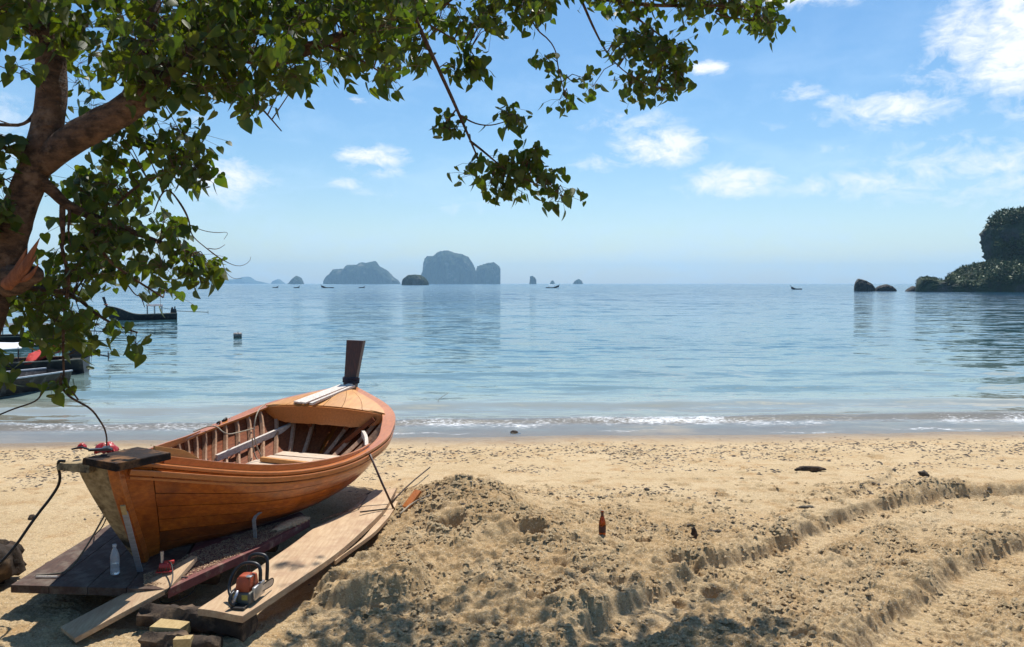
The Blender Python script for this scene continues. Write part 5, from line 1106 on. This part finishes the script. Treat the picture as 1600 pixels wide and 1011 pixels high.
for px, d, lb in ((430, 560, 'leftmost of the tiny boats on the horizon, alone by the far mountain'), (463, 540, 'tiny low boat just below the tiny peaked islet'), (565, 540, 'tiny low boat midway between the raised-bow boat and the dark islet')):
    longtail(wat(px, d), head(1, .1), 3.6, .6, lb, GB, M_hd, None, 1, False, rise=.6, seats=False)
# drum float
p = wat(370, 44.5); fl = empty('mooring_float', p, 'small grey drum float bobbing in the sea right of the dark longtail boat', 'float', rot=(0, 0, .3))
MB().lathe([(.13, -.22), (.15, -.2), (.15, -.08), (.156, -.07), (.15, -.06), (.15, .06), (.156, .07), (.15, .08), (.15, .2), (.13, .22)], 18, c=(0, 0, .12), M=Matrix.Rotation(PI/2, 3, 'Y')).build('drum', mat('grey_drum', (.3, .27, .25), .6, (.15, .13, .12), 12), fl, smooth=True, auto=.6)
MB().tube([(0, .0, .27), (0, 0, .31), (.06, 0, .31)], .015, 6).build('lug', M_blk, fl)
rope('mooring_line', [wat(690, 19.5)+Vector((-.1, 0, .02)), wat(683, 19.8)+Vector((0,.1,.1)), wat(700, 21)+Vector((0, 0, .12))], .006, M_greyrope, 'thin line rising from the water off the bow of the wooden boat', sm=1)

# ------------------------------------------------------------ debris on the sand
def pebb(n, fn, smin, smax, flat=.45):
    V = []
    ico = np.array([(0,0,1),(.9,0,.2),(.28,.85,.2),(-.73,.53,.2),(-.73,-.53,.2),(.28,-.85,.2)]); F = np.array([(0,1,2),(0,2,3),(0,3,4),(0,4,5),(0,5,1)])
    for _ in range(n):
        x, y = fn(); s_ = random.uniform(smin, smax)*random.uniform(.4, 1); a = random.uniform(0, 6.28); st = random.uniform(.5, 1.6)
        p = ico*(1+.3*rng.random((6, 1)))*np.array([st, 1/st, flat])*s_; c_, s2 = math.cos(a), math.sin(a); p = p @ np.array([[c_, s2, 0], [-s2, c_, 0], [0, 0, 1]]); V.append((x, y, p))
    zs = ground(np.array([v[0] for v in V]), np.array([v[1] for v in V])); out = []
    for (x, y, p), z in zip(V, zs): out.append((p+np.array([x, y, z-.002]))[F].reshape(-1, 3))
    return np.concatenate(out)
def wrack():
    x = random.uniform(-9, 13); return x, 13.2+.055*x+random.gauss(0, .55)+.25*math.sin(x*1.3)
def strew():
    while True:
        x, y = random.uniform(-7, 11), random.uniform(7.8, 13.4)
        if mnoise.noise(Vector((x*.7, y*1.1, 4))) > .05+.3*random.random(): return x, y
def field():
    return random.uniform(-7, 9), random.uniform(6, 13)
tag(tri_mesh('beach_debris', np.concatenate([pebb(3600, wrack, .01, .042), pebb(3400, strew, .008, .036), pebb(700, field, .005, .018)]), M_drift), kind='stuff')
def crumbs():
    while True:
        x, y = random.uniform(-1.6, 5.5), random.uniform(5.1, 10)
        i = int(np.clip(np.searchsorted(ys, y), 0, len(ys)-1)); j = int(np.clip(np.searchsorted(ts, x/max(2.4, .68*y)), 0, len(ts)-1))
        if DAMP[i, j] > random.random()*1.1 and mnoise.noise(Vector((x*2.1, y*2.1, 9))) > -.1: return x, y
tag(tri_mesh('sand_crumbs', pebb(15000, crumbs, .006, .034, .75), M_sand), kind='stuff')
tag(tri_mesh('shell_grit', np.concatenate([pebb(1600, wrack, .006, .028), pebb(1500, strew, .006, .022)]), M_stone), kind='stuff')
def rockthing(name, px, py, rx, ry, rz_, label, mt, cat, seed):
    p = on_sand(px, py); me = bmesh.new(); bmesh.ops.create_icosphere(me, subdivisions=3, radius=1)
    for v in me.verts: q = 1+.45*mnoise.fractal(v.co*1.3+Vector((seed, 0, 0)), 1, 2, 4); v.co = Vector((v.co.x*rx*q, v.co.y*ry*q, v.co.z*rz_*q))
    m = bpy.data.meshes.new(name); me.to_mesh(m); me.free(); m.materials.append(mt); m.polygons.foreach_set('use_smooth', [True]*len(m.polygons))
    o = bpy.data.objects.new(name, m); C.objects.link(o); o.location = p+Vector((0, 0, rz_*.45)); return tag(o, label, cat)
rockthing('driftwood', 1265, 735, .2, .05, .045, 'dark lump of driftwood lying on the open sand beyond the tyre ruts', M_log, 'driftwood', 2)
rockthing('stone', 1443, 743, .06, .05, .045, 'brown rounded stone on the sand beside the farther tyre rut', M_drift, 'stone', 3)
rockthing('stone', 1084, 838, .03, .02, .07, 'dark upright chip standing in the sand right of the brown bottle', M_log, 'stone', 4)
rockthing('stone', 1036, 664, .0, .0, .0, 'x', M_log, 'stone', 4) if False else None
rockthing('driftwood', 804, 678, .1, .06, .05, 'dark clump of driftwood at the edge of the water right of the boat', M_log, 'driftwood', 6)
rockthing('driftwood', 1262, 794, .1, .02, .02, 'grey green stick lying above the rim of the nearer tyre rut', M_greyrope, 'driftwood', 7)
rockthing('stone', 50, 811, .04, .03, .03, 'dark small stone alone on the smooth sand left of the boat', M_log, 'stone', 8)
